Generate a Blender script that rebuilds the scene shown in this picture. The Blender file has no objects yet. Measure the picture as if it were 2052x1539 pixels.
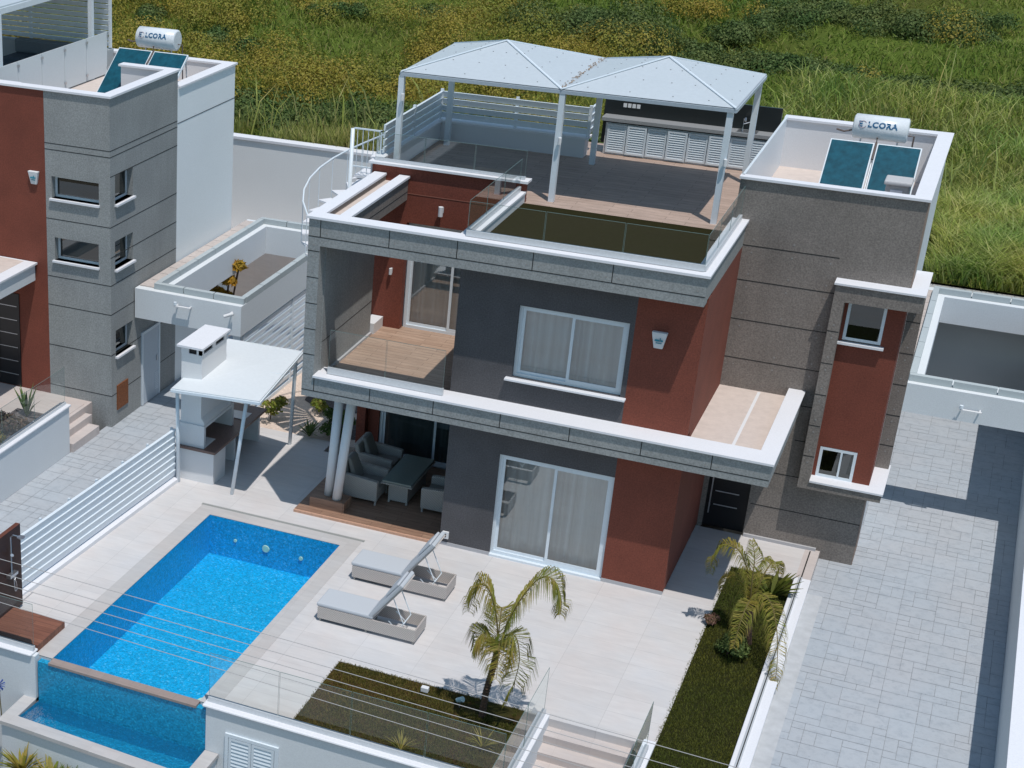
import bpy, bmesh, math, random
import numpy as np
from mathutils import Vector, Matrix, Euler
R = math.radians
random.seed(7)
rng = np.random.default_rng(7)
scene = bpy.context.scene

# ------------------------------------------------------------ camera
cam_d = bpy.data.cameras.new("camera"); cam = bpy.data.objects.new("camera", cam_d)
scene.collection.objects.link(cam); scene.camera = cam
CAM = Vector((4.276479, -30.914254, 16.727515))
az, pit, roll = -0.461866053, 0.448399057, 0.012776585
fw = Vector((math.sin(az)*math.cos(pit), math.cos(az)*math.cos(pit), -math.sin(pit)))
rt = fw.cross(Vector((0, 0, 1))).normalized(); up = rt.cross(fw)
r2 = rt*math.cos(roll) + up*math.sin(roll); u2 = -rt*math.sin(roll) + up*math.cos(roll)
M = Matrix((r2, u2, -fw)).transposed().to_4x4(); M.translation = CAM
cam.matrix_world = M
cam_d.sensor_width = 36; cam_d.lens = 3290.552/2052*36
cam_d.shift_x = 661.465/2052; cam_d.shift_y = 192.31/2052
cam_d.clip_start = 0.5; cam_d.clip_end = 2000

# ------------------------------------------------------------ world, sun, exposure
SUN = Vector((.47, -.55, 2.05)).normalized()
el = math.asin(SUN.z); rot = math.atan2(SUN.x, SUN.y)
w = bpy.data.worlds.new("World"); scene.world = w; w.use_nodes = True
nt = w.node_tree; bg = nt.nodes["Background"]
sky = nt.nodes.new("ShaderNodeTexSky"); sky.sky_type = 'NISHITA'; sky.sun_disc = False
sky.sun_elevation = el; sky.sun_rotation = rot; sky.altitude = 50; sky.air_density = 1.0; sky.dust_density = 0.6; sky.ozone_density = 1.5
tm = nt.nodes.new('ShaderNodeMix'); tm.data_type = 'RGBA'; tm.blend_type = 'MULTIPLY'; tm.inputs[0].default_value = 1; tm.inputs[7].default_value = (.90, 1.03, .95, 1)
nt.links.new(sky.outputs[0], tm.inputs[6]); nt.links.new(tm.outputs[2], bg.inputs[0]); bg.inputs[1].default_value = 0.115
sun_d = bpy.data.lights.new("sun", 'SUN'); sun_d.energy = 3.05; sun_d.angle = R(0.5); sun_d.color = (1, .95, .895)
sun = bpy.data.objects.new("sun", sun_d); scene.collection.objects.link(sun)
sun.location = (20, -20, 60); sun.rotation_euler = SUN.to_track_quat('Z', 'Y').to_euler()
scene.view_settings.view_transform = 'Standard'; scene.view_settings.look = 'None'
scene.view_settings.exposure = 0.06; scene.view_settings.gamma = 1
scene.view_settings.use_curve_mapping = False
scene.render.engine = 'CYCLES'
scene.cycles.max_bounces = 8; scene.cycles.transparent_max_bounces = 16; scene.cycles.caustics_reflective = False; scene.cycles.caustics_refractive = False

# ------------------------------------------------------------ materials
def newmat(name):
    m = bpy.data.materials.new(name); m.use_nodes = True
    n = m.node_tree; b = n.nodes["Principled BSDF"]
    return m, n, b
def node(n, t, **k):
    x = n.nodes.new(t)
    for a, v in k.items(): setattr(x, a, v)
    return x
def coords(n, scale=1.0, rotz=0, vec=None):
    g = node(n, "ShaderNodeNewGeometry"); mp = node(n, "ShaderNodeMapping")
    mp.inputs['Scale'].default_value = vec or (scale,)*3
    mp.inputs['Rotation'].default_value = (0, 0, rotz)
    n.links.new(g.outputs['Position'], mp.inputs['Vector']); return mp.outputs['Vector']
def noise(n, v, scale, detail=3, rough=.55):
    t = node(n, "ShaderNodeTexNoise"); t.inputs['Scale'].default_value = scale
    t.inputs['Detail'].default_value = detail; t.inputs['Roughness'].default_value = rough
    n.links.new(v, t.inputs['Vector']); return t.outputs['Fac']
def ramp(n, f, stops):
    r = node(n, "ShaderNodeValToRGB"); e = r.color_ramp.elements
    while len(e) < len(stops): e.new(.5)
    for i, (p, c) in enumerate(stops):
        e[i].position = p; e[i].color = (*c, 1)
    n.links.new(f, r.inputs['Fac']); return r.outputs['Color']
def mix(n, f, a, b, mode='MIX'):
    x = node(n, "ShaderNodeMix", data_type='RGBA', blend_type=mode)
    for s, v in ((0, f), (6, a), (7, b)):
        if hasattr(v, 'links') or hasattr(v, 'is_linked'): n.links.new(v, x.inputs[s])
        elif s == 0: x.inputs[0].default_value = v
        else: x.inputs[s].default_value = (*v, 1) if len(v) == 3 else v
    return x.outputs[2]
def bump(n, b, h, strength=.3, dist=.01):
    x = node(n, "ShaderNodeBump"); x.inputs['Strength'].default_value = strength; x.inputs['Distance'].default_value = dist
    n.links.new(h, x.inputs['Height']); n.links.new(x.outputs[0], b.inputs['Normal'])
def sc(c, k): return tuple(min(1, x*k) for x in c)
def plaster(name, c, var=.12, rough=.85, grain=90, big=.9, bstr=.25, streak=False):
    m, n, b = newmat(name); v = coords(n)
    n1 = noise(n, v, grain, 2, .7); n2 = noise(n, v, big, 4, .6)
    col = ramp(n, n1, [(.3, sc(c, 1-var)), (.7, sc(c, 1+var))])
    col2 = ramp(n, n2, [(.3, (1-var*.8,)*3), (.7, (1, 1, 1))])
    out = mix(n, 1.0, col, col2, 'MULTIPLY')
    if streak:
        vs = coords(n, vec=(2.2, 2.2, .16)); n3 = noise(n, vs, 2.0, 5, .65)
        c3 = ramp(n, n3, [(.38, (.86,)*3), (.56, (1, 1, 1))]); out = mix(n, float(streak), out, c3, 'MULTIPLY')
    n.links.new(out, b.inputs['Base Color']); b.inputs['Roughness'].default_value = rough
    bump(n, b, n1, bstr, .004); return m
def plain(name, c, rough=.5, metal=0, var=.05, grain=20):
    m, n, b = newmat(name); v = coords(n); n1 = noise(n, v, grain, 3)
    n.links.new(ramp(n, n1, [(.3, sc(c, 1-var)), (.7, sc(c, 1+var))]), b.inputs['Base Color'])
    b.inputs['Roughness'].default_value = rough; b.inputs['Metallic'].default_value = metal; return m
WHITE = plaster("white_plaster", (.67, .705, .735), .05, grain=40, big=.35, bstr=.2)
WHITE2 = plaster("bright_plaster", (.70, .71, .73), .04, grain=60, big=.7, bstr=.12)
COPE = plaster("white_coping_stone", (.74, .75, .79), .04, rough=.6, grain=30, big=1.5, bstr=.1)
CONC = plaster("concrete_cladding", (.245, .218, .198), .28, grain=30, big=.9, bstr=.6, streak=.45)
CONCL = plaster("light_concrete_cladding", (.305, .318, .318), .21, grain=30, big=.9, bstr=.6, streak=.4)
JOINT = plain("joint_shadow_gap", (.02, .02, .02), .9)
BOLT = plain("bolt_plug", (.28, .27, .26), .5)
RED = plaster("red_plaster", (.205, .054, .033), .28, grain=34, big=1.2, bstr=.4)
GREY = plaster("slate_grey_plaster", (.090, .088, .096), .26, grain=34, big=1.2, bstr=.35)
ALU = plain("white_aluminium", (.68, .75, .81), .35, 0, .03)
STEEL = plain("brushed_steel", (.55, .57, .6), .35, .9)
CHAN = plain("anodised_channel", (.62, .65, .68), .4, .3)
DARK = plain("dark_interior", (.012, .012, .014), .8)  # near-black sheets painted as unlit room depth and vent shade
ROOM = plain("room_interior", (.25, .23, .21), .8)
BLACK = plain("black_lacquer", (.008, .008, .01), .3)
DKSTONE = plain("dark_backsplash", (.010, .014, .016), .35)
STONEC = plain("grey_worktop", (.30, .31, .32), .4, var=.15, grain=60)
RUST = plain("rust_panel", (.20, .065, .02), .7, var=.3)
SKIRT = plaster("pale_skirting", (.45, .45, .47), .06)
ROOFP = plaster("canopy_sheet", (.50, .555, .60), .03, rough=.45, grain=12, big=.7, bstr=.05)
ROOFW = plaster("white_canopy_sheet", (.69, .73, .76), .025, rough=.45, grain=12, big=.7, bstr=.05)
PINKF = plaster("pinkish_roof_screed", (.60, .52, .475), .06, grain=6, big=1.2, bstr=.15)  # the screed's own pale pinkish beige
PINKT = plaster("unsealed_coping_tile", (.52, .46, .43), .10, grain=20, big=3, bstr=.1)
SOLAR = plain("solar_collector", (.008, .075, .11), .22, var=.25, grain=7)
TANK = plain("enamel_tank", (.68, .72, .76), .25)
INK = plain("blue_lettering", (.01, .10, .22), .5)
BROWNW = None
def wood(name, c1, c2, ax='x', plank=.16, length=1.2, rough=.6, gap=.35):
    m, n, b = newmat(name)
    rz = 0 if ax == 'x' else math.pi/2
    v = coords(n, 1, rz)
    t = node(n, "ShaderNodeTexBrick"); t.inputs['Scale'].default_value = 1; t.offset = .37
    t.inputs['Brick Width'].default_value = length; t.inputs['Row Height'].default_value = plank
    t.inputs['Mortar Size'].default_value = .004; t.inputs['Bias'].default_value = 0
    t.inputs['Color1'].default_value = (*c1, 1); t.inputs['Color2'].default_value = (*c2, 1)
    t.inputs['Mortar'].default_value = (*sc(c1, gap), 1); n.links.new(v, t.inputs['Vector'])
    vs = coords(n, vec=(1.5, 22, 22) if ax == 'x' else (22, 1.5, 22)); g = noise(n, vs, 1.6, 5, .65)
    gr = ramp(n, g, [(.35, (.62, .6, .58)), (.65, (1.05, 1.02, 1))])
    n.links.new(mix(n, .85, t.outputs['Color'], gr, 'MULTIPLY'), b.inputs['Base Color'])
    b.inputs['Roughness'].default_value = rough; bump(n, b, g, .2, .003); return m
WOODT = wood("wood_look_tile", (.42, .29, .215), (.50, .36, .275), 'x')
WOODP = wood("patio_wood_tile", (.30, .18, .125), (.37, .235, .165), 'x')
WOODD = wood("shower_deck_wood", (.21, .085, .055), (.26, .11, .07), 'x', .14, 2)
WOODV = wood("shower_panel_wood", (.12, .035, .022), (.15, .05, .03), 'y', .3, 3)
TERR = wood("terrace_plank_tile", (.45, .345, .29), (.53, .41, .35), 'x', .2, 1.2)
def tiles(name, c, w_, h_, mort, var=.05, rough=.55, joint=.86, streaky=True, rz=0):
    m, n, b = newmat(name); v = coords(n, 1, rz)
    t = node(n, "ShaderNodeTexBrick"); t.inputs['Scale'].default_value = 1; t.offset = .0
    t.inputs['Brick Width'].default_value = w_; t.inputs['Row Height'].default_value = h_
    t.inputs['Mortar Size'].default_value = mort; t.inputs['Mortar Smooth'].default_value = .3
    t.inputs['Color1'].default_value = (*sc(c, 1-var), 1); t.inputs['Color2'].default_value = (*sc(c, 1+var), 1)
    t.inputs['Mortar'].default_value = (*sc(c, joint), 1); n.links.new(v, t.inputs['Vector'])
    vs = coords(n, vec=(1, 4, 4)); g = noise(n, vs, 1.7, 6, .7); g2 = noise(n, v, .6, 3, .6)
    gr = ramp(n, g, [(.3, (.90, .90, .905)), (.65, (1.03, 1.03, 1.03))])
    out = mix(n, .9 if streaky else .3, t.outputs['Color'], gr, 'MULTIPLY')
    gp = ramp(n, g2, [(.33, (1.0, .945, .92)), (.5, (1, .985, .98)), (.66, (.97, .985, 1.01))])
    out = mix(n, .8, out, gp, 'MULTIPLY')
    n.links.new(out, b.inputs['Base Color']); b.inputs['Roughness'].default_value = rough
    bump(n, b, g, .08, .003); return m
DECK = tiles("pale_porcelain_tile", (.60, .59, .59), 1.2, .6, .005, .03, joint=.80)
EDGET = tiles("pool_edge_stone", (.50, .49, .485), .6, .3, .004, .03, joint=.9)
WEIR = tiles("weir_stone", (.32, .26, .235), .3, .3, .004, .06)
STEPT = tiles("pink_step_stone", (.55, .50, .48), .6, .6, .003, .03)
def stamped(name, c):
    m, n, b = newmat(name)
    g = node(n, "ShaderNodeNewGeometry"); v = coords(n)
    c1 = ramp(n, g.outputs['Random Per Island'], [(0, sc(c, .975)), (1, sc(c, 1.025))])
    a = noise(n, v, 5, 6, .75); b2 = noise(n, v, .5, 3)
    o = mix(n, .9, c1, ramp(n, a, [(.30, (.80, .82, .84)), (.5, (1, 1, 1)), (.7, (1.04, 1.04, 1.04))]), 'MULTIPLY')
    o = mix(n, .8, o, ramp(n, b2, [(.35, (1.02, .99, .98)), (.62, (.97, .995, 1.02))]), 'MULTIPLY')
    vd = coords(n); dd = noise(n, vd, 11, 3, .6)
    o = mix(n, .8, o, ramp(n, dd, [(.66, (1, 1, 1)), (.74, (.72, .76, .8))]), 'MULTIPLY')
    n.links.new(o, b.inputs['Base Color']); b.inputs['Roughness'].default_value = .7; bump(n, b, a, .35, .01); return m
STAMP = stamped("stamped_concrete", (.40, .43, .462)); STAMPJ = plain("stamp_joint", (.29, .31, .335), .9, var=.2)
def turfm(name, a, b_, c_, s=1.4):
    m, n, b = newmat(name); v = coords(n)
    t = mix(n, noise(n, v, 70, 3, .7), a, b_)
    t = mix(n, ramp(n, noise(n, v, s, 4, .65), [(.45, (0, 0, 0)), (.66, (1, 1, 1))]), t, c_)
    n.links.new(t, b.inputs['Base Color']); b.inputs['Roughness'].default_value = .95
    b.inputs['Specular IOR Level'].default_value = .1
    bump(n, b, noise(n, v, 55, 3, .8), .9, .03); return m
TURF = turfm("artificial_turf", (.016, .016, .004), (.034, .030, .009), (.025, .022, .007))
LAWN = turfm("lawn_soil", (.035, .038, .010), (.060, .052, .016), (.085, .045, .022))
FIELD = turfm("meadow_soil", (.07, .115, .016), (.11, .15, .028), (.08, .09, .02), .08)
SAND = plaster("sand_bed", (.66, .54, .46), .14, grain=14, big=2, bstr=.5)
GRAVEL = plaster("dark_gravel", (.12, .10, .10), .5, grain=16, big=2, bstr=.8)
SOILG = plaster("outer_ground", (.16, .13, .09), .3, grain=6, big=.4, bstr=.5)
def leafm(name, cols, trans=.25, big=.25):
    m, n, b = newmat(name); g = node(n, "ShaderNodeNewGeometry"); v = coords(n)
    k = len(cols)
    c1 = ramp(n, g.outputs['Random Per Island'], [(i/(k-1) if k > 1 else 0, c) for i, c in enumerate(cols)])
    o = mix(n, .9, c1, ramp(n, noise(n, v, big, 3, .6), [(.36, (.62, .82, .7)), (.5, (1, 1, 1)), (.63, (1.12, 1.0, .9))]), 'MULTIPLY')
    n.links.new(o, b.inputs['Base Color']); b.inputs['Roughness'].default_value = .65
    b.inputs['Specular IOR Level'].default_value = .25
    tr = node(n, "ShaderNodeBsdfTranslucent"); n.links.new(o, tr.inputs['Color'])
    ms = node(n, "ShaderNodeMixShader"); ms.inputs[0].default_value = trans
    n.links.new(b.outputs[0], ms.inputs[1]); n.links.new(tr.outputs[0], ms.inputs[2])
    n.links.new(ms.outputs[0], n.nodes['Material Output'].inputs['Surface']); return m
GRASSL = leafm("lawn_blades", [(.09, .10, .014), (.16, .145, .026), (.21, .14, .045), (.11, .12, .02)])
GRASSG = leafm("green_lawn_blades", [(.07, .09, .012), (.14, .145, .024), (.10, .115, .018)])
MEADOW = leafm("meadow_blades", [(.16, .24, .03), (.22, .29, .045), (.30, .30, .075), (.12, .18, .025), (.33, .28, .11)], .3, .09)
REEDS = leafm("reed_blades", [(.24, .30, .06), (.34, .38, .11), (.42, .38, .16), (.18, .25, .05)], .3, .15)
HEATH = leafm("heath_leaves", [(.20, .185, .025), (.28, .24, .035), (.36, .32, .06), (.26, .19, .05)], .25, .30)
LUSH = leafm("lush_grass", [(.27, .36, .07), (.36, .43, .10), (.50, .50, .20), (.17, .25, .04)], .35, .4)
BUSHL = leafm("dark_bush_leaves", [(.05, .085, .022), (.10, .145, .04), (.17, .22, .07)], .25, .4)
BRUSHL = leafm("dry_shrub_leaves", [(.18, .07, .04), (.26, .13, .07), (.12, .05, .03)], .2, 1)
PALML = leafm("palm_leaflets", [(.22, .23, .03), (.34, .31, .06), (.38, .29, .09), (.18, .21, .028)], .35, 1.5)
YELL = leafm("yellow_leaves", [(.38, .20, .02), (.5, .28, .03), (.25, .15, .02)], .3, 2)
BARK = plain("palm_bark", (.10, .055, .035), .9, var=.3)
STALK = plain("rachis", (.13, .10, .03), .8, var=.2)
def wicker(name, c):
    m, n, b = newmat(name); tc = node(n, "ShaderNodeTexCoord"); 
    w1 = node(n, "ShaderNodeTexWave"); w1.wave_type = 'BANDS'; w1.bands_direction = 'DIAGONAL'; w1.inputs['Scale'].default_value = 14; w1.inputs['Distortion'].default_value = 1.2
    w2 = node(n, "ShaderNodeTexWave"); w2.wave_type = 'BANDS'; w2.bands_direction = 'Z'; w2.inputs['Scale'].default_value = 24
    for x in (w1, w2): n.links.new(tc.outputs['Object'], x.inputs['Vector'])
    a = ramp(n, w1.outputs['Fac'], [(.1, sc(c, .50)), (.45, c)]); 
    o = mix(n, .45, a, ramp(n, w2.outputs['Fac'], [(.2, (.65,)*3), (.6, (1, 1, 1))]), 'MULTIPLY')
    n.links.new(o, b.inputs['Base Color']); b.inputs['Roughness'].default_value = .6; bump(n, b, w1.outputs['Fac'], .6, .01); return m
WICK = wicker("grey_wicker", (.62, .57, .54)); WICKD = wicker("shaded_wicker", (.50, .48, .45))  # second wicker is a darker copy with shade mixed into its colour
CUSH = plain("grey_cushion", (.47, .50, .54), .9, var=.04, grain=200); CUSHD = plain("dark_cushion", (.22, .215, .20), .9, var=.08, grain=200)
def glassm(name, tint, refl, rough=0.0):
    m, n, b = newmat(name); n.nodes.remove(b)
    t = node(n, "ShaderNodeBsdfTransparent"); t.inputs[0].default_value = (*tint, 1)
    g = node(n, "ShaderNodeBsdfGlossy"); g.inputs['Roughness'].default_value = rough; g.inputs[0].default_value = (.95, 1, 1, 1)
    f = node(n, "ShaderNodeFresnel"); f.inputs[0].default_value = 1.5
    a = node(n, "ShaderNodeMath", operation='MULTIPLY_ADD'); a.inputs[1].default_value = 1.2; a.inputs[2].default_value = refl
    a.use_clamp = True
    n.links.new(f.outputs[0], a.inputs[0])
    s = node(n, "ShaderNodeMixShader"); n.links.new(a.outputs[0], s.inputs[0]); n.links.new(t.outputs[0], s.inputs[1]); n.links.new(g.outputs[0], s.inputs[2])
    n.links.new(s.outputs[0], n.nodes['Material Output'].inputs['Surface']); return m
GLASS = glassm("railing_glass", (.93, .97, .965), .02); GEDGE = plain("glass_edge", (.16, .24, .23), .2)
PANE = glassm("window_pane", (.80, .85, .87), .17)
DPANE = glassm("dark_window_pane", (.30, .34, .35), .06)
def curtainm():
    m, n, b = newmat("curtain_cloth"); v = coords(n, vec=(3.2, 3.2, .12)); a = noise(n, v, 1.2, 3)
    n.links.new(ramp(n, a, [(.3, (.62, .64, .66)), (.6, (.86, .88, .90))]), b.inputs['Base Color']); b.inputs['Roughness'].default_value = .9; return m
CURT = curtainm()
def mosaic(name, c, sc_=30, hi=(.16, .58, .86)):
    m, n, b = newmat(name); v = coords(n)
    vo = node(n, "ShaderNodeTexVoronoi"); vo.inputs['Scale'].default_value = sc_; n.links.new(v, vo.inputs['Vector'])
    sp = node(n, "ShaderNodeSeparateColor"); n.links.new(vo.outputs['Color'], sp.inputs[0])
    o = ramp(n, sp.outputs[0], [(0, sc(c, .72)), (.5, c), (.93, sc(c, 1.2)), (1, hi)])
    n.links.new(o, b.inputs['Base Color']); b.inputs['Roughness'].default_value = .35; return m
MOS = mosaic("blue_mosaic_sparkle", (.008, .40, .72)); MOSD = mosaic("deep_blue_mosaic", (.008, .28, .50), 34, (.03, .45, .68))  # brightest pool cells paint caustic sparkle into the tile colour
def water(name, tint, strength, scale):
    m, n, b = newmat(name); n.nodes.remove(b); v = coords(n)
    t = node(n, "ShaderNodeBsdfTransparent"); t.inputs[0].default_value = (*tint, 1)
    g = node(n, "ShaderNodeBsdfGlossy"); g.inputs['Roughness'].default_value = .06
    f = node(n, "ShaderNodeFresnel"); f.inputs[0].default_value = 1.33
    bp = node(n, "ShaderNodeBump"); bp.inputs['Strength'].default_value = strength; bp.inputs['Distance'].default_value = .05
    n.links.new(noise(n, v, scale, 3, .6), bp.inputs['Height'])
    n.links.new(bp.outputs[0], g.inputs['Normal']); n.links.new(bp.outputs[0], f.inputs['Normal'])
    s = node(n, "ShaderNodeMixShader"); q = node(n, 'ShaderNodeMath', operation='MULTIPLY'); q.inputs[1].default_value = .6; n.links.new(f.outputs[0], q.inputs[0]); n.links.new(q.outputs[0], s.inputs[0]); n.links.new(t.outputs[0], s.inputs[1]); n.links.new(g.outputs[0], s.inputs[2])
    n.links.new(s.outputs[0], n.nodes['Material Output'].inputs['Surface']); return m
WATER = water("pool_water", (.80, .95, .98), .5, 14); WATER2 = water("rippled_basin_water", (.80, .95, .98), .9, 9)

# ------------------------------------------------------------ builders
COL = scene.collection
class MB:
    def __init__(s): s.v = []; s.f = []; s.m = []
    def face(s, pts, m=0):
        k = len(s.v); s.v += [tuple(p) for p in pts]; s.f.append(tuple(range(k, k+len(pts)))); s.m.append(m); return s
    def box(s, x0, x1, y0, y1, z0, z1, m=0):
        if x0 > x1: x0, x1 = x1, x0
        if y0 > y1: y0, y1 = y1, y0
        if z0 > z1: z0, z1 = z1, z0
        k = len(s.v)
        s.v += [(x0,y0,z0),(x1,y0,z0),(x1,y1,z0),(x0,y1,z0),(x0,y0,z1),(x1,y0,z1),(x1,y1,z1),(x0,y1,z1)]
        for q in ((0,3,2,1),(4,5,6,7),(0,1,5,4),(1,2,6,5),(2,3,7,6),(3,0,4,7)):
            s.f.append(tuple(k+i for i in q)); s.m.append(m)
        return s
    def hexa(s, b, t, m=0):
        k = len(s.v); s.v += [tuple(p) for p in b] + [tuple(p) for p in t]
        for q in ((3,2,1,0),(4,5,6,7),(0,1,5,4),(1,2,6,5),(2,3,7,6),(3,0,4,7)):
            s.f.append(tuple(k+i for i in q)); s.m.append(m)
        return s
    def beam(s, a, b, w_, h_, m=0):
        a, b = Vector(a), Vector(b); d = (b-a).normalized()
        sd = d.cross(Vector((0,0,1)));
        if sd.length < 1e-3: sd = Vector((1,0,0))
        sd.normalize(); u = sd.cross(d)
        o = [(-w_/2,-h_/2),(w_/2,-h_/2),(w_/2,h_/2),(-w_/2,h_/2)]
        return s.hexa([a+sd*p+u*q for p,q in o], [b+sd*p+u*q for p,q in o], m)
    def tube(s, pts, r, n=8, m=0, cap=True):
        pts = [Vector(p) for p in pts]; rs = r if isinstance(r, (list, tuple)) else [r]*len(pts)
        k = len(s.v)
        for i, p in enumerate(pts):
            d = (pts[min(i+1, len(pts)-1)] - pts[max(i-1, 0)]).normalized()
            a = d.cross(Vector((0, 0, 1)));
            if a.length < 1e-3: a = Vector((1, 0, 0))
            a.normalize(); b = d.cross(a)
            for j in range(n):
                t = 2*math.pi*j/n; s.v.append(tuple(p + (a*math.cos(t)+b*math.sin(t))*rs[i]))
        for i in range(len(pts)-1):
            for j in range(n):
                s.f.append((k+i*n+j, k+i*n+(j+1)%n, k+(i+1)*n+(j+1)%n, k+(i+1)*n+j)); s.m.append(m)
        if cap:
            s.f.append(tuple(k+j for j in range(n))[::-1]); s.m.append(m)
            e = k+(len(pts)-1)*n; s.f.append(tuple(e+j for j in range(n))); s.m.append(m)
        return s
    def build(s, name, mats, parent=None, bevel=0, smooth=False, org=None):
        me = bpy.data.meshes.new(name)
        o_ = Vector(org) if org is not None else None
        if parent is not None:
            pl = parent.location.copy(); q = parent.parent
            while q is not None: pl += q.location; q = q.parent
            off = pl
        else: off = o_ or Vector((0, 0, 0))
        me.from_pydata([(v[0]-off.x, v[1]-off.y, v[2]-off.z) for v in s.v], [], s.f)
        for mt in (mats if isinstance(mats, (list, tuple)) else [mats]): me.materials.append(mt)
        me.polygons.foreach_set('material_index', s.m)
        if smooth: me.polygons.foreach_set('use_smooth', [True]*len(s.f))
        me.update()
        o = bpy.data.objects.new(name, me); COL.objects.link(o)
        if parent is not None: o.parent = parent
        else: o.location = off
        if bevel:
            bv = o.modifiers.new("bevel", 'BEVEL'); bv.width = bevel; bv.segments = 2; bv.limit_method = 'ANGLE'
        return o
def tag(o, label=None, cat=None, group=None, kind=None):
    if label: o['label'] = label
    if cat: o['category'] = cat
    if group: o['group'] = group
    if kind: o['kind'] = kind
    return o
def thing(name, loc, label, cat, group=None):
    o = bpy.data.objects.new(name, None); COL.objects.link(o); o.location = loc; o.empty_display_size = .2
    return tag(o, label, cat, group)
def copy_tree(o, parent=None):
    c = o.copy(); COL.objects.link(c); c.parent = parent
    for ch in [x for x in bpy.data.objects if x.parent == o]: copy_tree(ch, c)
    return c
def B(*a, **k): return MB().box(*a, **k)
def fastmesh(name, verts, faces_n, mats, matidx=None, org=(0, 0, 0), parent=None, nper=3):
    """verts: (N*nper,3) array, every consecutive nper verts a face"""
    me = bpy.data.meshes.new(name); nv = len(verts); nf = nv//nper
    off = np.array(org, float)
    if parent is not None: off = np.array(parent.location)
    me.vertices.add(nv); me.vertices.foreach_set('co', (verts-off).astype(np.float32).ravel())
    me.loops.add(nv); me.loops.foreach_set('vertex_index', np.arange(nv, dtype=np.int32))
    me.polygons.add(nf); me.polygons.foreach_set('loop_start', np.arange(0, nv, nper, dtype=np.int32))
    for m in (mats if isinstance(mats, (list, tuple)) else [mats]): me.materials.append(m)
    if matidx is not None: me.polygons.foreach_set('material_index', matidx.astype(np.int32))
    me.update(calc_edges=True)
    o = bpy.data.objects.new(name, me); COL.objects.link(o)
    if parent is not None: o.parent = parent
    else: o.location = off
    return o
def panel_lines(mb, x0, x1, y, zs, m=1, d=.004, t=.008):
    for z in zs: mb.box(x0, x1, y-d, y+d, z-t, z+t, m)
def bolts(mb, pts, y, m=2, r=.02):
    for x, z in pts:
        k = len(mb.v); mb.v += [(x+r*math.cos(a*math.pi/4), y-.005, z+r*math.sin(a*math.pi/4)) for a in range(8)]
        mb.f.append(tuple(range(k, k+8))); mb.m.append(m)
# ============================================================ SETTING
ZD = -.17
tag(B(-700, 700, -700, 900, -4.2, -4.0).build("ground", SOILG), kind='structure')
tag(B(-80, 80, -26, -13, -3.9, -3.2).build("street", tiles("pale_street_paving", (.42, .42, .43), 3.0, 3.0, .01, .04)), kind='structure')
tag(B(-80, 80, -60, -26, -3.9, -3.3).build("opposite_plot", SOILG), kind='structure')
# pool deck: slabs around pool and stair, tile sheet on top
PX0, PX1, PY0, PY1 = -9.85, -6.71, -1.09, -7.95      # pool water rectangle
mb = MB()
def slab(x0, x1, y0, y1, zt=0, zb=-3.2, m=0): mb.box(x0, x1, y0, y1, zb, zt, m)
slab(-11.75, -9.87, -8.0, 3.3)
slab(-9.87, -6.69, -1.07, 3.3)
slab(-6.69, -4.95, -8.0, 3.3)
slab(-4.95, -1.05, -5.5, 3.3); slab(-4.95, -1.05, -8.0, -7.86)
slab(-1.05, 1.05, -5.55, 3.56)
slab(1.05, 2.34, 1.95, 3.56); 
slab(-11.75, -8.9, 3.3, 3.9)
mb.build("pool_deck", [DECK]).__setitem__('kind', 'structure')
# stone band round the pool
mb = MB()
for a in ((-10.22, -9.85, -8.0, -.72), (-6.71, -6.34, -8.0, -.72), (-9.85, -6.71, -1.09, -.72)): mb.box(a[0], a[1], a[2], a[3], -.01, .006)
mb.build("pool_edge_paving", [EDGET]).__setitem__('kind', 'structure')
mb = MB(); mb.box(-10.25, -6.3, -.72, -.64, -.01, .009)
tag(mb.build("drain_channel", [plain("drain_grille", (.27, .28, .27), .7)], org=(-8.3, -.7, 0)), "narrow grey drain channel along the house end of the large pool", "drain")
# lawns
lawnbase = B(-4.95, -1.05, -7.86, -5.5, -.5, -.015).build("lawn_bed", LAWN); tag(lawnbase, kind='structure')
strip = B(1.05, 2.34, -12, 1.95, -.5, -.01).build("lawn_strip_bed", turfm("strip_lawn_soil", (.022, .028, .008), (.04, .042, .012), (.03, .03, .011))); tag(strip, kind='structure')
# driveways : stamped paving, one island per stone
def stamp_field(name, x0, x1, y0, y1, z, u=.23, seed=1, clip=None):
    rd = random.Random(seed); nx = int(round((x1-x0)/u)); ny = int(round((y1-y0)/u)); ux = (x1-x0)/nx; uy = (y1-y0)/ny
    used = [[0]*ny for _ in range(nx)]; m = MB(); m.box(x0, x1, y0, y1, z-3.0, z-.006, 1)
    for i in range(nx):
        for j in range(ny):
            if used[i][j]: continue
            a, b = rd.choice([(1,1),(2,1),(1,2),(2,2),(2,3),(3,2),(1,2),(2,2)])
            a = min(a, nx-i); b = min(b, ny-j)
            while a > 1 and any(used[i+p][j] for p in range(a)): a -= 1
            for p in range(a):
                for q in range(b):
                    if used[i+p][j+q]: b = min(b, max(1, q)); break
            for p in range(a):
                for q in range(b): used[i+p][j+q] = 1
            g = rd.uniform(.003, .007)
            X0, X1, Y0, Y1 = x0+i*ux+g, x0+(i+a)*ux-g, y0+j*uy+g, y0+(j+b)*uy-g
            c = .012
            m.face([(X0+c,Y0,z),(X1-c,Y0,z),(X1,Y0+c,z),(X1,Y1-c,z),(X1-c,Y1,z),(X0+c,Y1,z),(X0,Y1-c,z),(X0,Y0+c,z)], 0)
    return tag(m.build(name, [STAMP, STAMPJ]), kind='structure')
stamp_field("driveway", 2.64, 6.46, -12, 14.0, ZD, seed=3)
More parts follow.
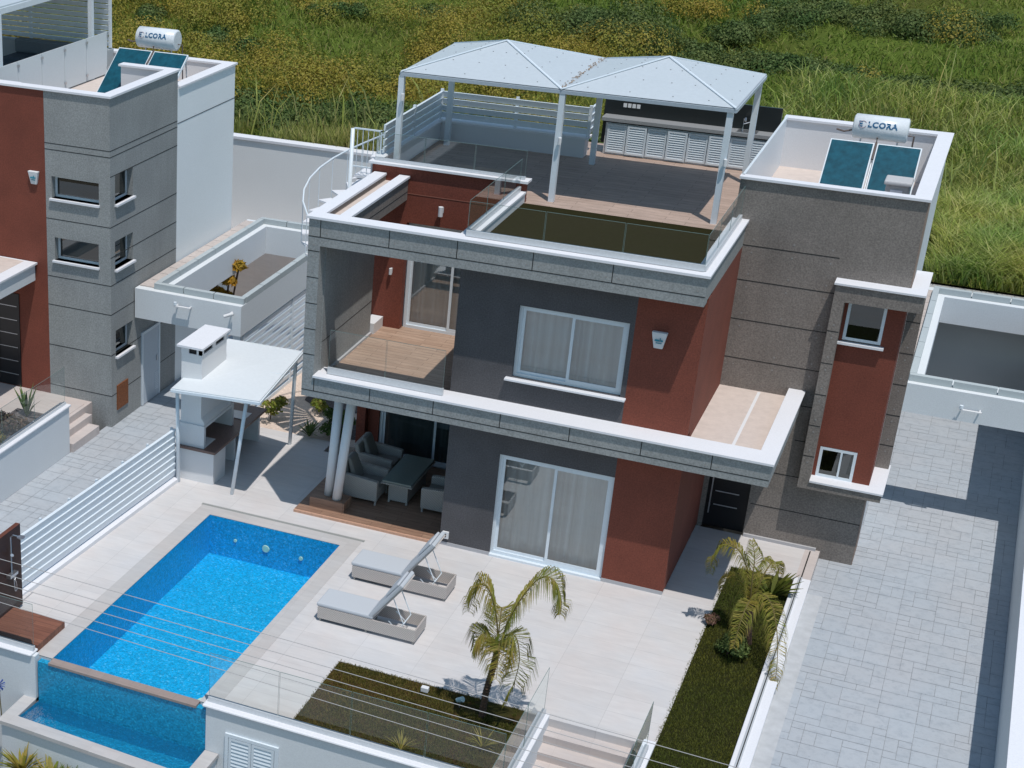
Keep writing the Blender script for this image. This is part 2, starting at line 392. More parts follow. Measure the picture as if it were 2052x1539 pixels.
tag(B(2.64, 2.95, -12, 1.8, -.5, ZD+.008).build("driveway_edge", [plain("edge_stain", (.45, .465, .485), .8, var=.08, grain=5)]), kind='structure')
stamp_field("neighbour_driveway", -14.5, -11.76, -12, 17.6, ZD, seed=9)
# meadow
nx, ny = 120, 110
X = np.linspace(-75, 60, nx); Y = np.concatenate([np.linspace(14.4, 60, 70), np.linspace(62, 400, 40)])
def hgt(x, y):
    base = 3.2 + .30*np.sin(x*.21+1)*np.cos(y*.17) + .50*np.sin(x*.10+y*.42) + .14*np.sin(x*.6+y*.45)
    k = np.clip((y-19)/6, 0, 1); far = np.clip((y-70)/300, 0, 1)
    return 3.05 + (base-3.05)*k + far*12
gx, gy = np.meshgrid(X, Y, indexing='ij'); gz = hgt(gx, gy)
vs = np.stack([gx, gy, gz], -1).reshape(-1, 3)
me = bpy.data.meshes.new("meadow"); fs = []
for i in range(nx-1):
    for j in range(len(Y)-1):
        # the left plots are cut back to y=18.2, houses stand at x<8
        if X[i+1] < 3.4 and Y[j] < 17.9: continue
        a = i*len(Y)+j; fs.append((a, a+len(Y), a+len(Y)+1, a+1))
me.from_pydata([tuple(p) for p in vs], [], fs); me.materials.append(FIELD)
mo = bpy.data.objects.new("meadow", me); COL.objects.link(mo); tag(mo, kind='structure')
tag(B(-3.2, 3.4, 14.4, 18.6, -4, 3.0).build("meadow_bank", FIELD), kind='structure')
tag(B(7.2, 60, -40, 14.3, -4, -.45).build("neighbour_lawn_ground", LAWN), kind='structure')
# sandy planting bed beside the house
tag(B(-11.75, -8.02, 3.9, 9.0, -3.2, -.02).build("sand_bed", SAND), kind='structure')
tag(B(-11.75, -8.02, 9.0, 17.6, -3.2, -.03).build("rear_yard", SAND), kind='structure')
mb = MB()
for cx, cy, rx, ry in ((-9.6, 6.5, .95, .8), (-8.75, 4.9, .5, .75), (-9.9, 8.2, .6, .7)):
    pts = [(cx+rx*math.cos(t)*(1+.18*math.sin(3*t+cx)), cy+ry*math.sin(t)*(1+.15*math.cos(2*t)), -.012) for t in [i*math.pi/12 for i in range(24)]]
    mb.face(pts)
tag(mb.build("gravel_patches", GRAVEL), kind='structure')

# ============================================================ POOL
pool = thing("swimming_pool", (-8.3, -4.5, 0), "large rectangular blue swimming pool sunk in the pale tiled deck", "swimming pool")
D = -.98
mb = MB()
mb.face([(PX0,PY1,D),(PX1,PY1,D),(PX1,PY0,D),(PX0,PY0,D)])
mb.face([(PX0,PY1,D),(PX0,PY0,D),(PX0,PY0,-.001),(PX0,PY1,-.001)])
mb.face([(PX1,PY0,D),(PX1,PY1,D),(PX1,PY1,-.001),(PX1,PY0,-.001)])
mb.face([(PX0,PY0,D),(PX1,PY0,D),(PX1,PY0,-.001),(PX0,PY0,-.001)])
mb.face([(PX1,PY1+.002,D),(PX0,PY1+.002,D),(PX0,PY1+.002,-.03),(PX1,PY1+.002,-.03)])
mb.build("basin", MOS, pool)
B(PX0, PX1, PY1-.21, PY1, -.06, -.012).build("weir", WEIR, pool)
B(PX0-.25, PX1+.2, PY1-.18, PY1-.03, -3.3, -.06).build("weir_wall", MOSD, pool)
mb = MB(); g = 60
mb.face([(PX0,PY1,-.03),(PX1,PY1,-.03),(PX1,PY0,-.03),(PX0,PY0,-.03)])
mb.build("pool_water", WATER, pool)
LAMPM = plain("pool_lamp_lens", (.75, .8, .6), .3)
def disc(c, ax, r, name, mat, par):
    m = MB(); a, b = {'z': (Vector((1,0,0)), Vector((0,1,0))), 'y': (Vector((1,0,0)), Vector((0,0,1)))}[ax]
    nn = Vector((0,0,1)) if ax == 'z' else Vector((0,-1,0))
    m.tube([Vector(c), Vector(c)+nn*.02], [r, r*.9], 16); return m.build(name, mat, par)
disc((-7.28, -6.65, D), 'z', .14, "pool_lamp", LAMPM, pool)
disc((-8.45, -1.10, -.52), 'y', .09, "pool_lamp", LAMPM, pool)
disc((-7.6, -1.10, -.55), 'y', .05, "water_inlet", LAMPM, pool)
disc((-9.2, -1.10, -.50), 'y', .04, "water_inlet", LAMPM, pool)
# lower overflow basin
ob = thing("overflow_basin", (-8.4, -8.5, -.9), "lower turquoise overflow basin with pale stone rim in front of the pool", "basin")
zb = -.95; bx0, bx1, by0, by1 = -10.13, -6.52, -9.62, -8.17
mb = MB()
# outline skewed as built: front rim not parallel to the deck
P = [(-10.13, -8.17), (-10.15, -8.85), (-6.53, -9.08), (-6.53, -8.17)]
P = [(-10.08, -8.16), (-10.15, -8.84), (-6.42, -9.42), (-6.42, -8.16)]
P = [(-10.08, -8.14), (-10.14, -8.83), (-6.50, -9.02), (-6.50, -8.14)]
mb.face([(x, y, zb-.35) for x, y in P[::-1]])
for i in range(4):
    a, b = P[i], P[(i+1) % 4]; mb.face([(*a, zb-.35), (*b, zb-.35), (*b, zb+.02), (*a, zb+.02)])
mb.build("basin", MOSD, ob)
MB().face([(x, y, zb-.02) for x, y in P[::-1]]).build("basin_water", WATER2, ob)
B(-10.42, -10.14, -9.12, -8.02, -.98, -.9).build("rim", EDGET, ob)
MB().hexa([(-10.14,-9.12,-.98),(-6.22,-9.32,-.98),(-6.22,-9.03,-.98),(-10.14,-8.83,-.98)], [(-10.14,-9.12,-.9),(-6.22,-9.32,-.9),(-6.22,-9.03,-.9),(-10.14,-8.83,-.9)]).build("rim", EDGET, ob)
B(-6.50, -6.22, -9.02, -8.17, -.98, -.901).build("rim", EDGET, ob)
MB().hexa([(-10.38,-9.04,-4),(-6.26,-9.25,-4),(-6.26,-9.1,-4),(-10.38,-8.9,-4)], [(-10.38,-9.04,-.98),(-6.26,-9.25,-.98),(-6.26,-9.1,-.98),(-10.38,-8.9,-.98)]).build("basin_wall", WHITE, ob)
B(-10.38, -10.16, -8.88, -8.02, -4, -.98).build("basin_wall", WHITE, ob)
B(-6.48, -6.26, -9.05, -8.17, -4, -.98).build("basin_wall", WHITE, ob)

# ============================================================ RETAINING WALLS round the deck
fw_ = thing("retaining_wall", (-3.8, -8.1, -2), "white garden retaining wall with louvred basement door below the front lawn", "wall")
mb = MB(); mb.box(-6.5, -1.0, -8.16, -8.0, -4, .05)
mb.build("wall", WHITE, fw_)
mb = MB(); mb.box(-6.56, -1.0, -8.22, -7.93, .05, .11); mb.build("coping", COPE, fw_, bevel=.03)
dx0, dx1, dz1 = -6.02, -5.1, -.45
mb = MB(); mb.box(dx0-.07, dx0, -8.20, -8.162, -3, dz1+.07); mb.box(dx1, dx1+.07, -8.20, -8.162, -3, dz1+.07); mb.box(dx0, dx1, -8.20, -8.162, dz1, dz1+.07)
bd = mb.build("basement_door", ALU, fw_)
def louvre(x0, x1, y, z0, z1, n, parent, name="louvre_leaf", fr=.05):
    m = MB(); m.box(x0, x0+fr, y-.02, y+.02, z0, z1); m.box(x1-fr, x1, y-.02, y+.02, z0, z1)
    m.box(x0+fr, x1-fr, y-.02, y+.02, z0, z0+fr); m.box(x0+fr, x1-fr, y-.02, y+.02, z1-fr, z1)
    h = (z1-z0-2*fr)/n
    for i in range(n):
        zb_ = z0+fr+i*h
        m.hexa([(x0+fr,y-.018,zb_),(x1-fr,y-.018,zb_),(x1-fr,y-.010,zb_),(x0+fr,y-.010,zb_)], [(x0+fr,y+.005,zb_+h*.85),(x1-fr,y+.005,zb_+h*.85),(x1-fr,y+.013,zb_+h*.85),(x0+fr,y+.013,zb_+h*.85)])
    m.box(x0+fr, x1-fr, y+.016, y+.02, z0+fr, z1-fr, 1)
    return m.build(name, [ALU, plain("louvre_shadow", (.12, .15, .17), .8)] if "louvre_shadow" not in bpy.data.materials else [ALU, bpy.data.materials["louvre_shadow"]], parent)
louvre(dx0+.01, (dx0+dx1)/2-.005, -8.18, -2.6, dz1-.01, 26, bd); louvre((dx0+dx1)/2+.005, dx1-.01, -8.18, -2.6, dz1-.01, 26, bd)
lw = thing("retaining_wall", (-11, -8.1, -2), "white retaining wall below the wooden shower deck left of the basin", "wall")
B(-12.4, -10.14, -8.16, -8.0, -4, .05).build("wall", WHITE, lw); 
mb = MB(); mb.box(-12.4, -10.2, -8.22, -7.93, .05, .10); mb.build("coping", COPE, lw, bevel=.03)
# wall between lawn strip and drive
sw = thing("low_boundary_wall", (2.5, -3, 0), "low white kerb wall with glass channel between lawn strip and driveway", "wall")
B(2.34, 2.64, -12, 1.90, -3.5, .06).build("wall", WHITE, sw)
B(2.33, 2.66, -12, 1.92, .06, .10).build("coping", COPE, sw, bevel=.012)
B(2.34, 2.64, 1.92, 3.56, -3.5, .004).build("ledge", STEPT, sw)
# drive right wall
rw = thing("driveway_wall", (6.6, 2, 0), "long white wall with broad coping on the right edge of the driveway", "wall")
B(6.46, 6.72, -12, 14, -4, 1.40).build("wall", WHITE, rw); B(6.43, 6.78, -12, 14, 1.40, 1.46).build("coping", COPE, rw)
# rear retaining walls
bw = thing("rear_retaining_wall", (-14, 18, 0), "tall pale retaining wall holding the meadow behind the left houses", "wall")
B(-60, -3.2, 17.9, 18.2, -4, 3.42).build("wall", plaster("lavender_plaster", (.76, .775, .78), .05, grain=40, big=.5), bw)
B(-60, -3.2, 17.84, 18.26, 3.42, 3.5).build("coping", COPE, bw)
B(-60, -8.2, 16.6, 17.88, -4, .35).build("footing_ledge", STEPT, bw)
bw2 = thing("rear_retaining_wall", (10, 14.2, 0), "grey retaining wall under the meadow behind the right carport", "wall")
B(-3.2, 40, 14.1, 14.38, -4, 3.0).build("wall", plaster("shaded_wall_plaster", (.38, .38, .38), .06), bw2)  # the wall's shade is painted in by this darker plaster

# ============================================================ FRONT STAIRS
st = thing("garden_stairs", (0, -6, 0), "pink stone steps descending from the deck between two glass railings", "stairs")
mb = MB(); n = 12
for i in range(n): mb.box(-.85, .85, -5.55-.32*(i+1), -5.55-.32*i, -4, -.165*(i+1)+0)
mb.build("steps", STEPT, st)
for x in (-.95, .95):
    B(x-.10, x+.10, -9.6, -5.55, -4, .06).build("side_wall", WHITE, st)
    B(x-.11, x+.11, -9.6, -5.53, .06, .10).build("coping", COPE, st, bevel=.02)

# ============================================================ GLASS RAILINGS
def railing(label, a, b, z0, h, n, parts=None, chan=.1):
    """straight glass railing from a to b at base height z0"""
    a, b = Vector((*a, z0)), Vector((*b, z0)); t = thing("glass_railing", (a+b)/2, label, "glass railing", "glass railings")
    d = (b-a).normalized(); L = (b-a).length; s = Vector((-d.y, d.x, 0))
    mb = MB(); mb.beam(a+Vector((0,0,chan/2)), b+Vector((0,0,chan/2)), .07, chan); mb.build("channel", CHAN, t)
    for i in range(n):
        p = a+d*(L*i/n+.01); q = a+d*(L*(i+1)/n-.01); zc = Vector((0,0,chan)); zt = Vector((0,0,h))
        m = MB(); w2 = s*.006
        m.face([p+zc, q+zc, q+zt, p+zt], 0)
        # polished edges
        for e0, e1 in ((p+zt, q+zt),): m.beam(e0, e1, .007, .006, 1)
        for e in (p, q): m.tube([e+zc, e+zt], .003, 5, 1)
        m.build("glass_panel", [GLASS, GEDGE], t)
    return t
railing("glass railing on the white wall in front of the lower lawn", (-6.5, -8.05), (-1.0, -8.05), .11, 1.02, 4)
railing("glass railing in front of the wooden shower deck", (-12.4, -8.05), (-10.22, -8.05), .10, 1.02, 2)
railing("glass railing left of the garden stairs", (-.95, -9.6), (-.95, -5.58), .10, .98, 3)
railing("glass railing right of the garden stairs", (.95, -9.6), (.95, -5.85), .10, 1.0, 3)
ch = thing("glass_channel", (2.47, -4, .1), "empty aluminium glazing channel on the kerb between lawn strip and driveway", "channel")
mb = MB(); mb.box(2.42, 2.445, -12, 1.9, .10, .135); mb.box(2.465, 2.49, -12, 1.9, .10, .135); mb.build("rails", CHAN, ch); mb = MB(); mb.box(2.445, 2.465, -12, 1.9, .101, .108); mb.box(2.44, 2.465, 1.93, 3.45, .006, .012); mb.build("slot", JOINT, ch)
railing("glass railing on the balcony edge of the first floor", (-7.5, -.33), (-4.93, -.33), 3.61, .98, 2, chan=.15)
railing("glass railing along the front edge of the roof lawn", (-4.72, -.36), (-.12, -.36), 7.08, .70, 3, chan=.12)
railing("glass railing along the right edge of the roof lawn", (-.12, -.36), (-.12, 3.45), 7.08, .70, 3, chan=.10)
railing("glass railing along the left edge of the roof lawn above the balcony", (-4.72, -.3), (-4.72, 3.3), 7.08, .70, 3, chan=.10)
railing("glass railing on the red parapet above the balcony", (-8.1, 3.45), (-4.66, 3.45), 7.305, .62, 3, chan=.06)

# ============================================================ MAIN HOUSE
H = thing("villa", (-3, 4, 0), "modern two storey villa in grey concrete and red plaster behind the pool", "house")
# --- solid rooms
B(-4.8, -.02, .9, 9.3, -3, 3.09).build("ground_floor_rooms", ROOM, H)
B(-8.0, -4.82, 4.3, 9.3, -3, 6.4).build("rear_rooms", WHITE2, H)
B(-4.8, -.02, .9, 3.3, 3.44, 6.4).build("upper_rooms", ROOM, H)
B(-4.81, -.02, 4.3, 9.3, 3.12, 6.4).build("upper_rear_rooms", WHITE2, H)
# --- ground floor front wall with door opening
gx0, gx1, gt = -3.70, -1.28, 2.40
mb = MB(); mb.box(-4.82, gx0, 0, .25, .08, 3.09); mb.box(gx0, gx1, 0, .25, gt, 3.09); mb.box(-4.82, -4.6, .25, 3.5, .08, 3.09)
mb.build("grey_wall", GREY, H)
mb = MB(); mb.box(gx1, 0, -.002, .25, .08, 3.09); mb.box(-.25, 0, .25, 3.56, .05, 3.09)
mb.build("red_wall", RED, H)
B(-4.80, gx0, -.012, .2, 0, .08).build("skirting", SKIRT, H); B(gx1, -.012, -.012, .2, 0, .08).build("skirting", SKIRT, H)
# --- slab / lower band
mb = MB(); mb.box(-8.0, 1.69, -.55, -.22, 3.09, 3.555)
for z in (3.235,): mb.box(-8.0, 1.69, -.554, -.54, z-.008, z+.008, 1)
for x in (-7.72, -6.45, -5.05, -3.62, -2.19, -.76, .60): mb.box(x-.008, x+.008, -.554, -.54, 3.235, 3.555, 1)
bolts(mb, [(x+s, 3.30) for x in (-6.45, -5.05, -3.62, -2.19, -.76, .60) for s in (-.11, .11)]+[(-8.0+.14, 3.33)], -.55)
mb.build("lower_fascia", [CONCL, JOINT, BOLT], H)
B(1.44, 1.69, -.22, 3.56, 3.09, 3.555).build("slab_edge", CONCL, H)
mb = MB(); mb.box(-8.0, 1.44, -.22, 3.3, 3.09, 3.39); mb.build("first_floor_slab", CONC, H)
B(0.0, 1.44, -.22, 3.56, 3.39, 3.41).build("porch_roof_screed", PINKF, H)
B(.80, .86, -.2, 3.5, 3.41, 3.414).build("screed_joint", WHITE2, H)
mb = MB(); mb.box(-7.74, 1.74, -.60, -.004, 3.555, 3.60); mb.build("lower_coping", COPE, H)
B(1.40, 1.74, -.003, 3.555, 3.555, 3.599).build("lower_coping", COPE, H)
# --- first floor front
wx0, wx1, wz0, wz1 = -3.62, -1.40, 4.15, 5.70
mb = MB(); mb.box(-4.88, wx0, 0, .25, 3.60, 6.45); mb.box(wx1, -1.30, 0, .25, 3.60, 6.45); mb.box(wx0, wx1, 0, .25, 3.60, wz0); mb.box(wx0, wx1, 0, .25, wz1, 6.45)
mb.box(-4.88, -4.66, .25, 3.36, 3.45, 6.45)
mb.build("grey_wall", GREY, H)
mb = MB(); mb.box(-1.30, 0, -.002, .25, 3.60, 6.45); mb.box(-.25, 0, .25, 3.56, 3.41, 6.50); mb.build("red_wall", RED, H)
# --- windows
def sliding(name, x0, x1, y, z0, z1, parent, pane=PANE, fr=.07, curtain=True, mull=True, depth=.07):
    m = MB(); m.box(x0, x0+fr, y, y+depth, z0, z1); m.box(x1-fr, x1, y, y+depth, z0, z1); m.box(x0+fr, x1-fr, y, y+depth, z1-fr, z1); m.box(x0+fr, x1-fr, y, y+depth, z0, z0+fr)
    f = m.build(name, ALU, parent)
    xm = (x0+x1)/2
    def sash(a, b, yy, nm="sash"):
        s = MB(); r = .06
        s.box(a, a+r, yy, yy+.03, z0+fr, z1-fr); s.box(b-r, b, yy, yy+.03, z0+fr, z1-fr); s.box(a+r, b-r, yy, yy+.03, z0+fr, z0+fr+r); s.box(a+r, b-r, yy, yy+.03, z1-fr-r, z1-fr)
        s.build(nm, ALU, f)
        MB().face([(a+r, yy+.015, z0+fr+r), (b-r, yy+.015, z0+fr+r), (b-r, yy+.015, z1-fr-r), (a+r, yy+.015, z1-fr-r)]).build("glass_pane", pane, f)
    if mull: sash(x0+fr, xm+.03, y+.035); sash(xm-.03, x1-fr, y+.003)
    else: sash(x0+fr, x1-fr, y+.01)
    if curtain:
        c = MB(); N = 84; yc = y+.28; k = len(c.v)
        rd = random.Random(int(x0*100))
        xs = [x0-.05+(x1-x0+.1)*i/N for i in range(N+1)]; ph = [rd.uniform(-.4, .4) for _ in xs]
        ys = [yc+.06*math.sin(i*.62+1.2*math.sin(i*.13))+.03*math.sin(i*.27) for i in range(N+1)]
        for i in range(N): c.face([(xs[i], ys[i], z0), (xs[i+1], ys[i+1], z0), (xs[i+1], ys[i+1], z1+.05), (xs[i], ys[i], z1+.05)])
        c.build("curtain", CURT, f)
    return f
sliding("sliding_door", gx0, gx1, .06, .05, gt, H)
sliding("bedroom_window", wx0, wx1, .10, wz0, wz1, H)
B(-3.74, -1.28, -.13, .10, 4.10, 4.148).build("window_sill", COPE, H, bevel=.01)
B(gx0, gx1, -.03, .06, -.01, .048).build("door_threshold", ALU, H)
# --- left frame wall and upper frame
mb = MB(); mb.box(-8.0, -7.74, -.55, -.24, 3.62-.065, 6.45); mb.box(-7.998, -7.71, -.24, 2.74, 3.40, 6.60)
for z in (4.05, 4.62, 5.19, 5.76, 6.33): mb.box(-8.0, -7.74, -.554, -.54, z-.008, z+.008, 1)
for z in (4.25,): mb.box(-7.72, -7.706, -.24, 2.74, z-.006, z+.006, 1)
bolts(mb, [(-7.87, z+s) for z in (4.05, 4.62, 5.19, 5.76, 6.33) for s in (-.13, .13)], -.55)
mb.build("frame_wall", [CONCL, JOINT, BOLT], H)
mb = MB(); mb.box(-8.0, 0.0, -.55, -.25, 6.45, 7.02)
for z in (6.64,): mb.box(-8.0, 0, -.554, -.54, z-.008, z+.008, 1)
for x in (-7.74, -6.25, -4.83, -3.3, -1.75): mb.box(x-.008, x+.008, -.554, -.54, 6.64, 7.02, 1)
bolts(mb, [(x+s, 6.74) for x in (-6.25, -4.83, -3.3, -1.75) for s in (-.12, .12)]+[(-7.6, 6.74), (-.15, 6.74)], -.55)
mb.build("upper_fascia", [CONCL, JOINT, BOLT], H)
mb = MB(); mb.box(-.25, .0, -.25, 3.56, 6.50, 7.02); mb.build("roof_edge_beam", CONCL, H); B(-4.86, -4.62, -.25, 3.36, 6.45, 7.02).build("roof_edge_beam", CONCL, H)
mb = MB(); mb.box(-8.0, -7.78, -.25, 3.35, 6.60, 7.02); mb.box(-7.44, -7.25, -.25, 3.35, 6.52, 7.02)
mb.box(-7.254, -7.246, -.25, 3.35, 6.70, 6.715, 1); mb.build("balcony_roof_beam", [CONC, JOINT], H)
B(-7.78, -7.44, -.25, 3.35, 6.601, 6.90).build("balcony_roof_slab", PINKF, H)
mb = MB(); mb.box(-8.05, .05, -.60, -.23, 7.02, 7.07); mb.build("upper_coping", COPE, H)
mb = MB(); mb.box(-8.05, -7.76, -.23, 3.34, 7.02, 7.069); mb.build("upper_coping", COPE, H)
mb = MB(); mb.box(-7.46, -7.21, -.23, 3.34, 7.02, 7.069); mb.build("upper_coping", COPE, H)
mb = MB(); mb.box(-4.88, -4.58, -.23, 3.36, 7.02, 7.069); mb.build("upper_coping", COPE, H)
mb = MB(); mb.box(-.27, .05, -.23, 3.555, 7.02, 7.069); mb.build("upper_coping", COPE, H)
B(-4.62, -4.60, -.2, 3.36, 6.8, 7.0).build("parapet_lining", WHITE2, H)
# --- balcony
B(-7.78, -4.88, -.2, 3.6, 3.40, 3.45).build("balcony_floor", WOODT, H)
B(-7.71, -7.66, -.15, 2.74, 3.45, 3.50).build("balcony_skirting", SKIRT, H)
mb = MB(); mb.box(-8.12, -7.22, 3.36, 3.55, 3.45, 7.25); mb.box(-7.22, -4.62, 3.36, 3.55, 6.0, 7.25)
mb.box(-8.0, -4.62, 3.352, 3.37, 6.655, 6.67, 1); mb.box(-8.12, -7.9, 3.36, 3.55, 0, 3.45)
mb.build("red_wall", [RED, plain("groove", (.25, .10, .07), .8)], H)
B(-8.19, -4.55, 3.28, 3.62, 7.25, 7.30).build("red_wall_coping", COPE, H)
sliding("balcony_door", -7.20, -5.05, 3.56, 3.45, 6.0, H, pane=PANE)
B(-5.05, -4.7, 3.56, 3.66, 3.45, 6.0).build("door_jamb", GREY, H)
B(-8.0, -7.62, 2.76, 3.34, 3.40, 3.70).build("upstand", WHITE2, H)
# --- patio under the balcony
B(-8.25, -4.82, .0, 3.55, -.3, .06).build("patio_floor", WOODP, H)
B(-8.25, -4.84, -.07, .0, -.3, .055).build("patio_edge", plain("sunlit_tile_edge", (.50, .30, .21), .7, var=.12), H)  # lit front edge of the tile floor, sunlight painted into its brighter colour
mb = MB(); mb.box(-7.98, -7.62, 3.56, 3.8, .06, 3.09); mb.build("red_wall", RED, H)
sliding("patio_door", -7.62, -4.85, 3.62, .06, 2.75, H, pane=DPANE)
B(-7.62, -4.6, 3.6, 3.8, 2.75, 3.09).build("lintel", GREY, H)
mb = MB(); mb.box(-8.0, -7.17, .26, .72, .06, .30); mb.build("column_plinth", WOODP, H)
mb = MB(); mb.tube([(-7.66, .56, .30), (-7.46, .42, 3.10)], .105, 20); mb.build("round_column", WHITE2, H, smooth=True)
mb = MB(); mb.tube([(-7.41, .42, .30), (-7.12, .30, 3.10)], .105, 20); mb.build("round_column", WHITE2, H, smooth=True)
# --- entrance
fd = B(.10, 1.0, 3.66, 3.72, .02, 2.35).build("front_door", BLACK, H)
mb = MB(); mb.box(.18, .205, 3.60, 3.63, .35, 2.15); mb.box(.18, .205, 3.63, 3.66, .5, .55); mb.box(.18, .205, 3.63, 3.66, 1.9, 1.95); mb.build("door_handle", STEEL, fd)
mb = MB()
for z in (.55, .88, 1.21, 1.54, 1.87): mb.box(.27, .78, 3.652, 3.66, z, z+.022)
mb.build("inlay_strips", STEEL, fd)
mb = MB(); mb.box(0.0, .10, 3.56, 3.75, .0, 3.09); mb.box(.10, 1.04, 3.60, 3.75, 2.35, 3.09); mb.build("door_surround", CONC, H)
# --- tower
TX0, TX1, TY0, TY1 = -.25, 3.31, 3.56, 9.63
mb = MB(); mb.box(1.0, TX1, TY0, 3.8, ZD-1, 3.09); mb.box(0.0, TX1, TY0, 3.8, 3.09, 6.82); mb.box(TX0, TX1, TY0, 3.68, 6.82, 7.9)
panel_lines(mb, .0, 1.9, TY0, (6.53,)); panel_lines(mb, 0, TX1, TY0, (5.785, 4.93, 4.07)); panel_lines(mb, 1.7, TX1, TY0, (3.25, 2.46)); panel_lines(mb, 1.05, TX1, TY0, (1.62, .80))
panel_lines(mb, 1.7, TX1, TY0, (2.46,))
bolts(mb, [(x, z+s) for x in (.2, 1.0, 1.75) for z in (6.53, 5.785, 4.93, 4.07) for s in (-.14, .14)], TY0)
mb.build("concrete_tower_front", [CONC, JOINT, BOLT], H)
B(TX1-.22, TX1-.003, 3.8, TY1, ZD-1, 7.9).build("tower_side_wall", WHITE, H)
mb = MB(); mb.box(TX1-.003, TX1+.012, TY0+.01, 4.6, ZD, 7.88); mb.build("tower_corner_return", plaster("sunlit_return_tint", (.30, .22, .18), .1), H)  # warm sunlit look of the side face is put into the colour
B(TX0+.05, TX1-.22, TY1-.22, TY1, 6.8, 7.9).build("tower_rear_parapet", WHITE2, H)
B(TX0, TX0+.05, 3.68, TY1, 6.8, 7.95).build("tower_screen_panel", ALU, H)
B(0.0, TX1-.22, 3.8, TY1, 3.4, 6.78).build("tower_core", WHITE2, H); B(1.05, TX1-.22, 3.8, TY1, -1, 3.4).build("tower_core", ROOM, H)
B(TX0+.05, TX1-.22, 3.68, TY1-.22, 6.78, 6.80).build("tower_roof_floor", PINKF, H)
B(TX0+.051, TX1-.22, 3.68, 3.72, 6.8, 7.9).build("tower_parapet_lining", WHITE2, H)
mb = MB(); mb.box(TX0-.02, TX1+.05, 3.50, 3.73, 7.9, 7.95); mb.build("tower_coping", COPE, H)
mb = MB(); mb.box(TX1-.27, TX1+.05, 3.73, TY1+.05, 7.9, 7.95); mb.build("tower_coping", COPE, H)
mb = MB(); mb.box(TX0-.02, TX1-.27, TY1-.27, TY1+.05, 7.9, 7.949); mb.build("tower_coping", COPE, H)
B(1.02, 2.55, 3.50, 3.558, 0.0, .07).build("skirting", SKIRT, H)
# --- corner bay frame
mb = MB(); mb.box(1.95, 3.61, 3.22, 3.55, 5.74, 6.09); mb.box(3.33, 3.61, 3.55, 4.82, 5.74, 6.09); mb.build("bay_head", [CONC], H)
mb = MB(); mb.box(1.92, 3.64, 3.18, 3.555, 6.09, 6.13); mb.box(3.33, 3.64, 3.555, 4.85, 6.09, 6.13); mb.build("bay_coping", COPE, H)
mb = MB(); mb.box(1.95, 2.17, 3.22, 3.55, 1.72, 5.74)
for z in (5.1, 4.4, 3.7, 3.0, 2.3): mb.box(1.95, 2.17, 3.216, 3.23, z-.008, z+.008, 1)
bolts(mb, [(2.06, z+s) for z in (5.1, 4.4, 3.7, 3.0, 2.3) for s in (-.14, .14)], 3.22)
mb.build("bay_pillar", [CONC, JOINT, BOLT], H)
mb = MB(); mb.box(3.33, 3.61, 4.60, 4.82, 1.76, 5.74)
for z in (5.1, 4.4, 3.7, 3.0, 2.3): mb.box(3.33, 3.61, 4.596, 4.61, z-.008, z+.008, 1)
bolts(mb, [(3.47, z+s) for z in (5.1, 4.4, 3.7, 3.0, 2.3) for s in (-.14, .14)], 4.60)
mb.build("bay_pillar", [CONC, JOINT, BOLT], H)
mb = MB(); mb.box(1.95, 3.61, 3.22, 3.55, 1.55, 1.72); mb.box(3.33, 3.61, 3.55, 4.82, 1.55, 1.72); mb.build("bay_sill_slab", CONC, H)
mb = MB(); mb.box(2.17, 3.64, 3.19, 3.555, 1.72, 1.76); mb.box(3.33, 3.64, 3.555, 4.85, 1.72, 1.759); mb.build("bay_sill", COPE, H)
mb = MB()
bwx0, bwx1 = 2.24, 2.98
mb.box(2.17, bwx0, 3.53, 3.556, 1.76, 5.74); mb.box(bwx1, 3.31, 3.53, 3.556, 1.76, 5.74); mb.box(bwx0, bwx1, 3.53, 3.556, 2.45, 4.78)
mb.box(3.31, 3.328, 3.53, 4.6, 1.76, 5.74)
mb.build("red_bay_panel", RED, H)
def fixedwin(x0, x1, y, z0, z1, sill=True):
    m = MB(); f_ = .06; yo = y-.025
    m.box(x0, x0+f_, yo, y, z0, z1); m.box(x1-f_, x1, yo, y, z0, z1); m.box(x0+f_, x1-f_, yo, y, z0, z0+f_); m.box(x0+f_, x1-f_, yo, y, z1-f_, z1)
    f = m.build("window", ALU, H)
    MB().face([(x0+f_, y-.012, z0+f_), (x1-f_, y-.012, z0+f_), (x1-f_, y-.012, z1-f_), (x0+f_, y-.012, z1-f_)]).build("glass_pane", DPANE, f)
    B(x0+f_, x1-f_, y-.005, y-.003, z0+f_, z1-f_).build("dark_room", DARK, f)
    return f
f = fixedwin(bwx0, bwx1, 3.555, 4.86, 5.72); B(bwx0-.08, bwx1+.08, 3.42, 3.53, 4.78, 4.83).build("sill", COPE, f)
f = fixedwin(bwx0, bwx1, 3.555, 1.76, 2.44)
B(2.66, 2.70, 3.525, 3.54, 1.82, 2.38).build("mullion", ALU, f)
# --- roof terrace
B(-8.12, -.0, 3.62, 9.4, 6.4, 6.79).build("terrace_slab", WHITE, H)
B(-4.86, -.05, -.22, 3.6, 6.45, 6.79).build("front_roof_slab", CONC, H)
B(-8.11, TX0-.002, 3.35+.2, 9.4, 6.79, 6.82).build("terrace_paving", TERR, H)
B(-4.6, TX0-.002, 3.30, 3.55, 6.79, 6.818).build("terrace_paving", TERR, H)
B(-4.60, -.252, -.25, 3.30, 6.79, 6.83).build("roof_lawn", TURF, H)
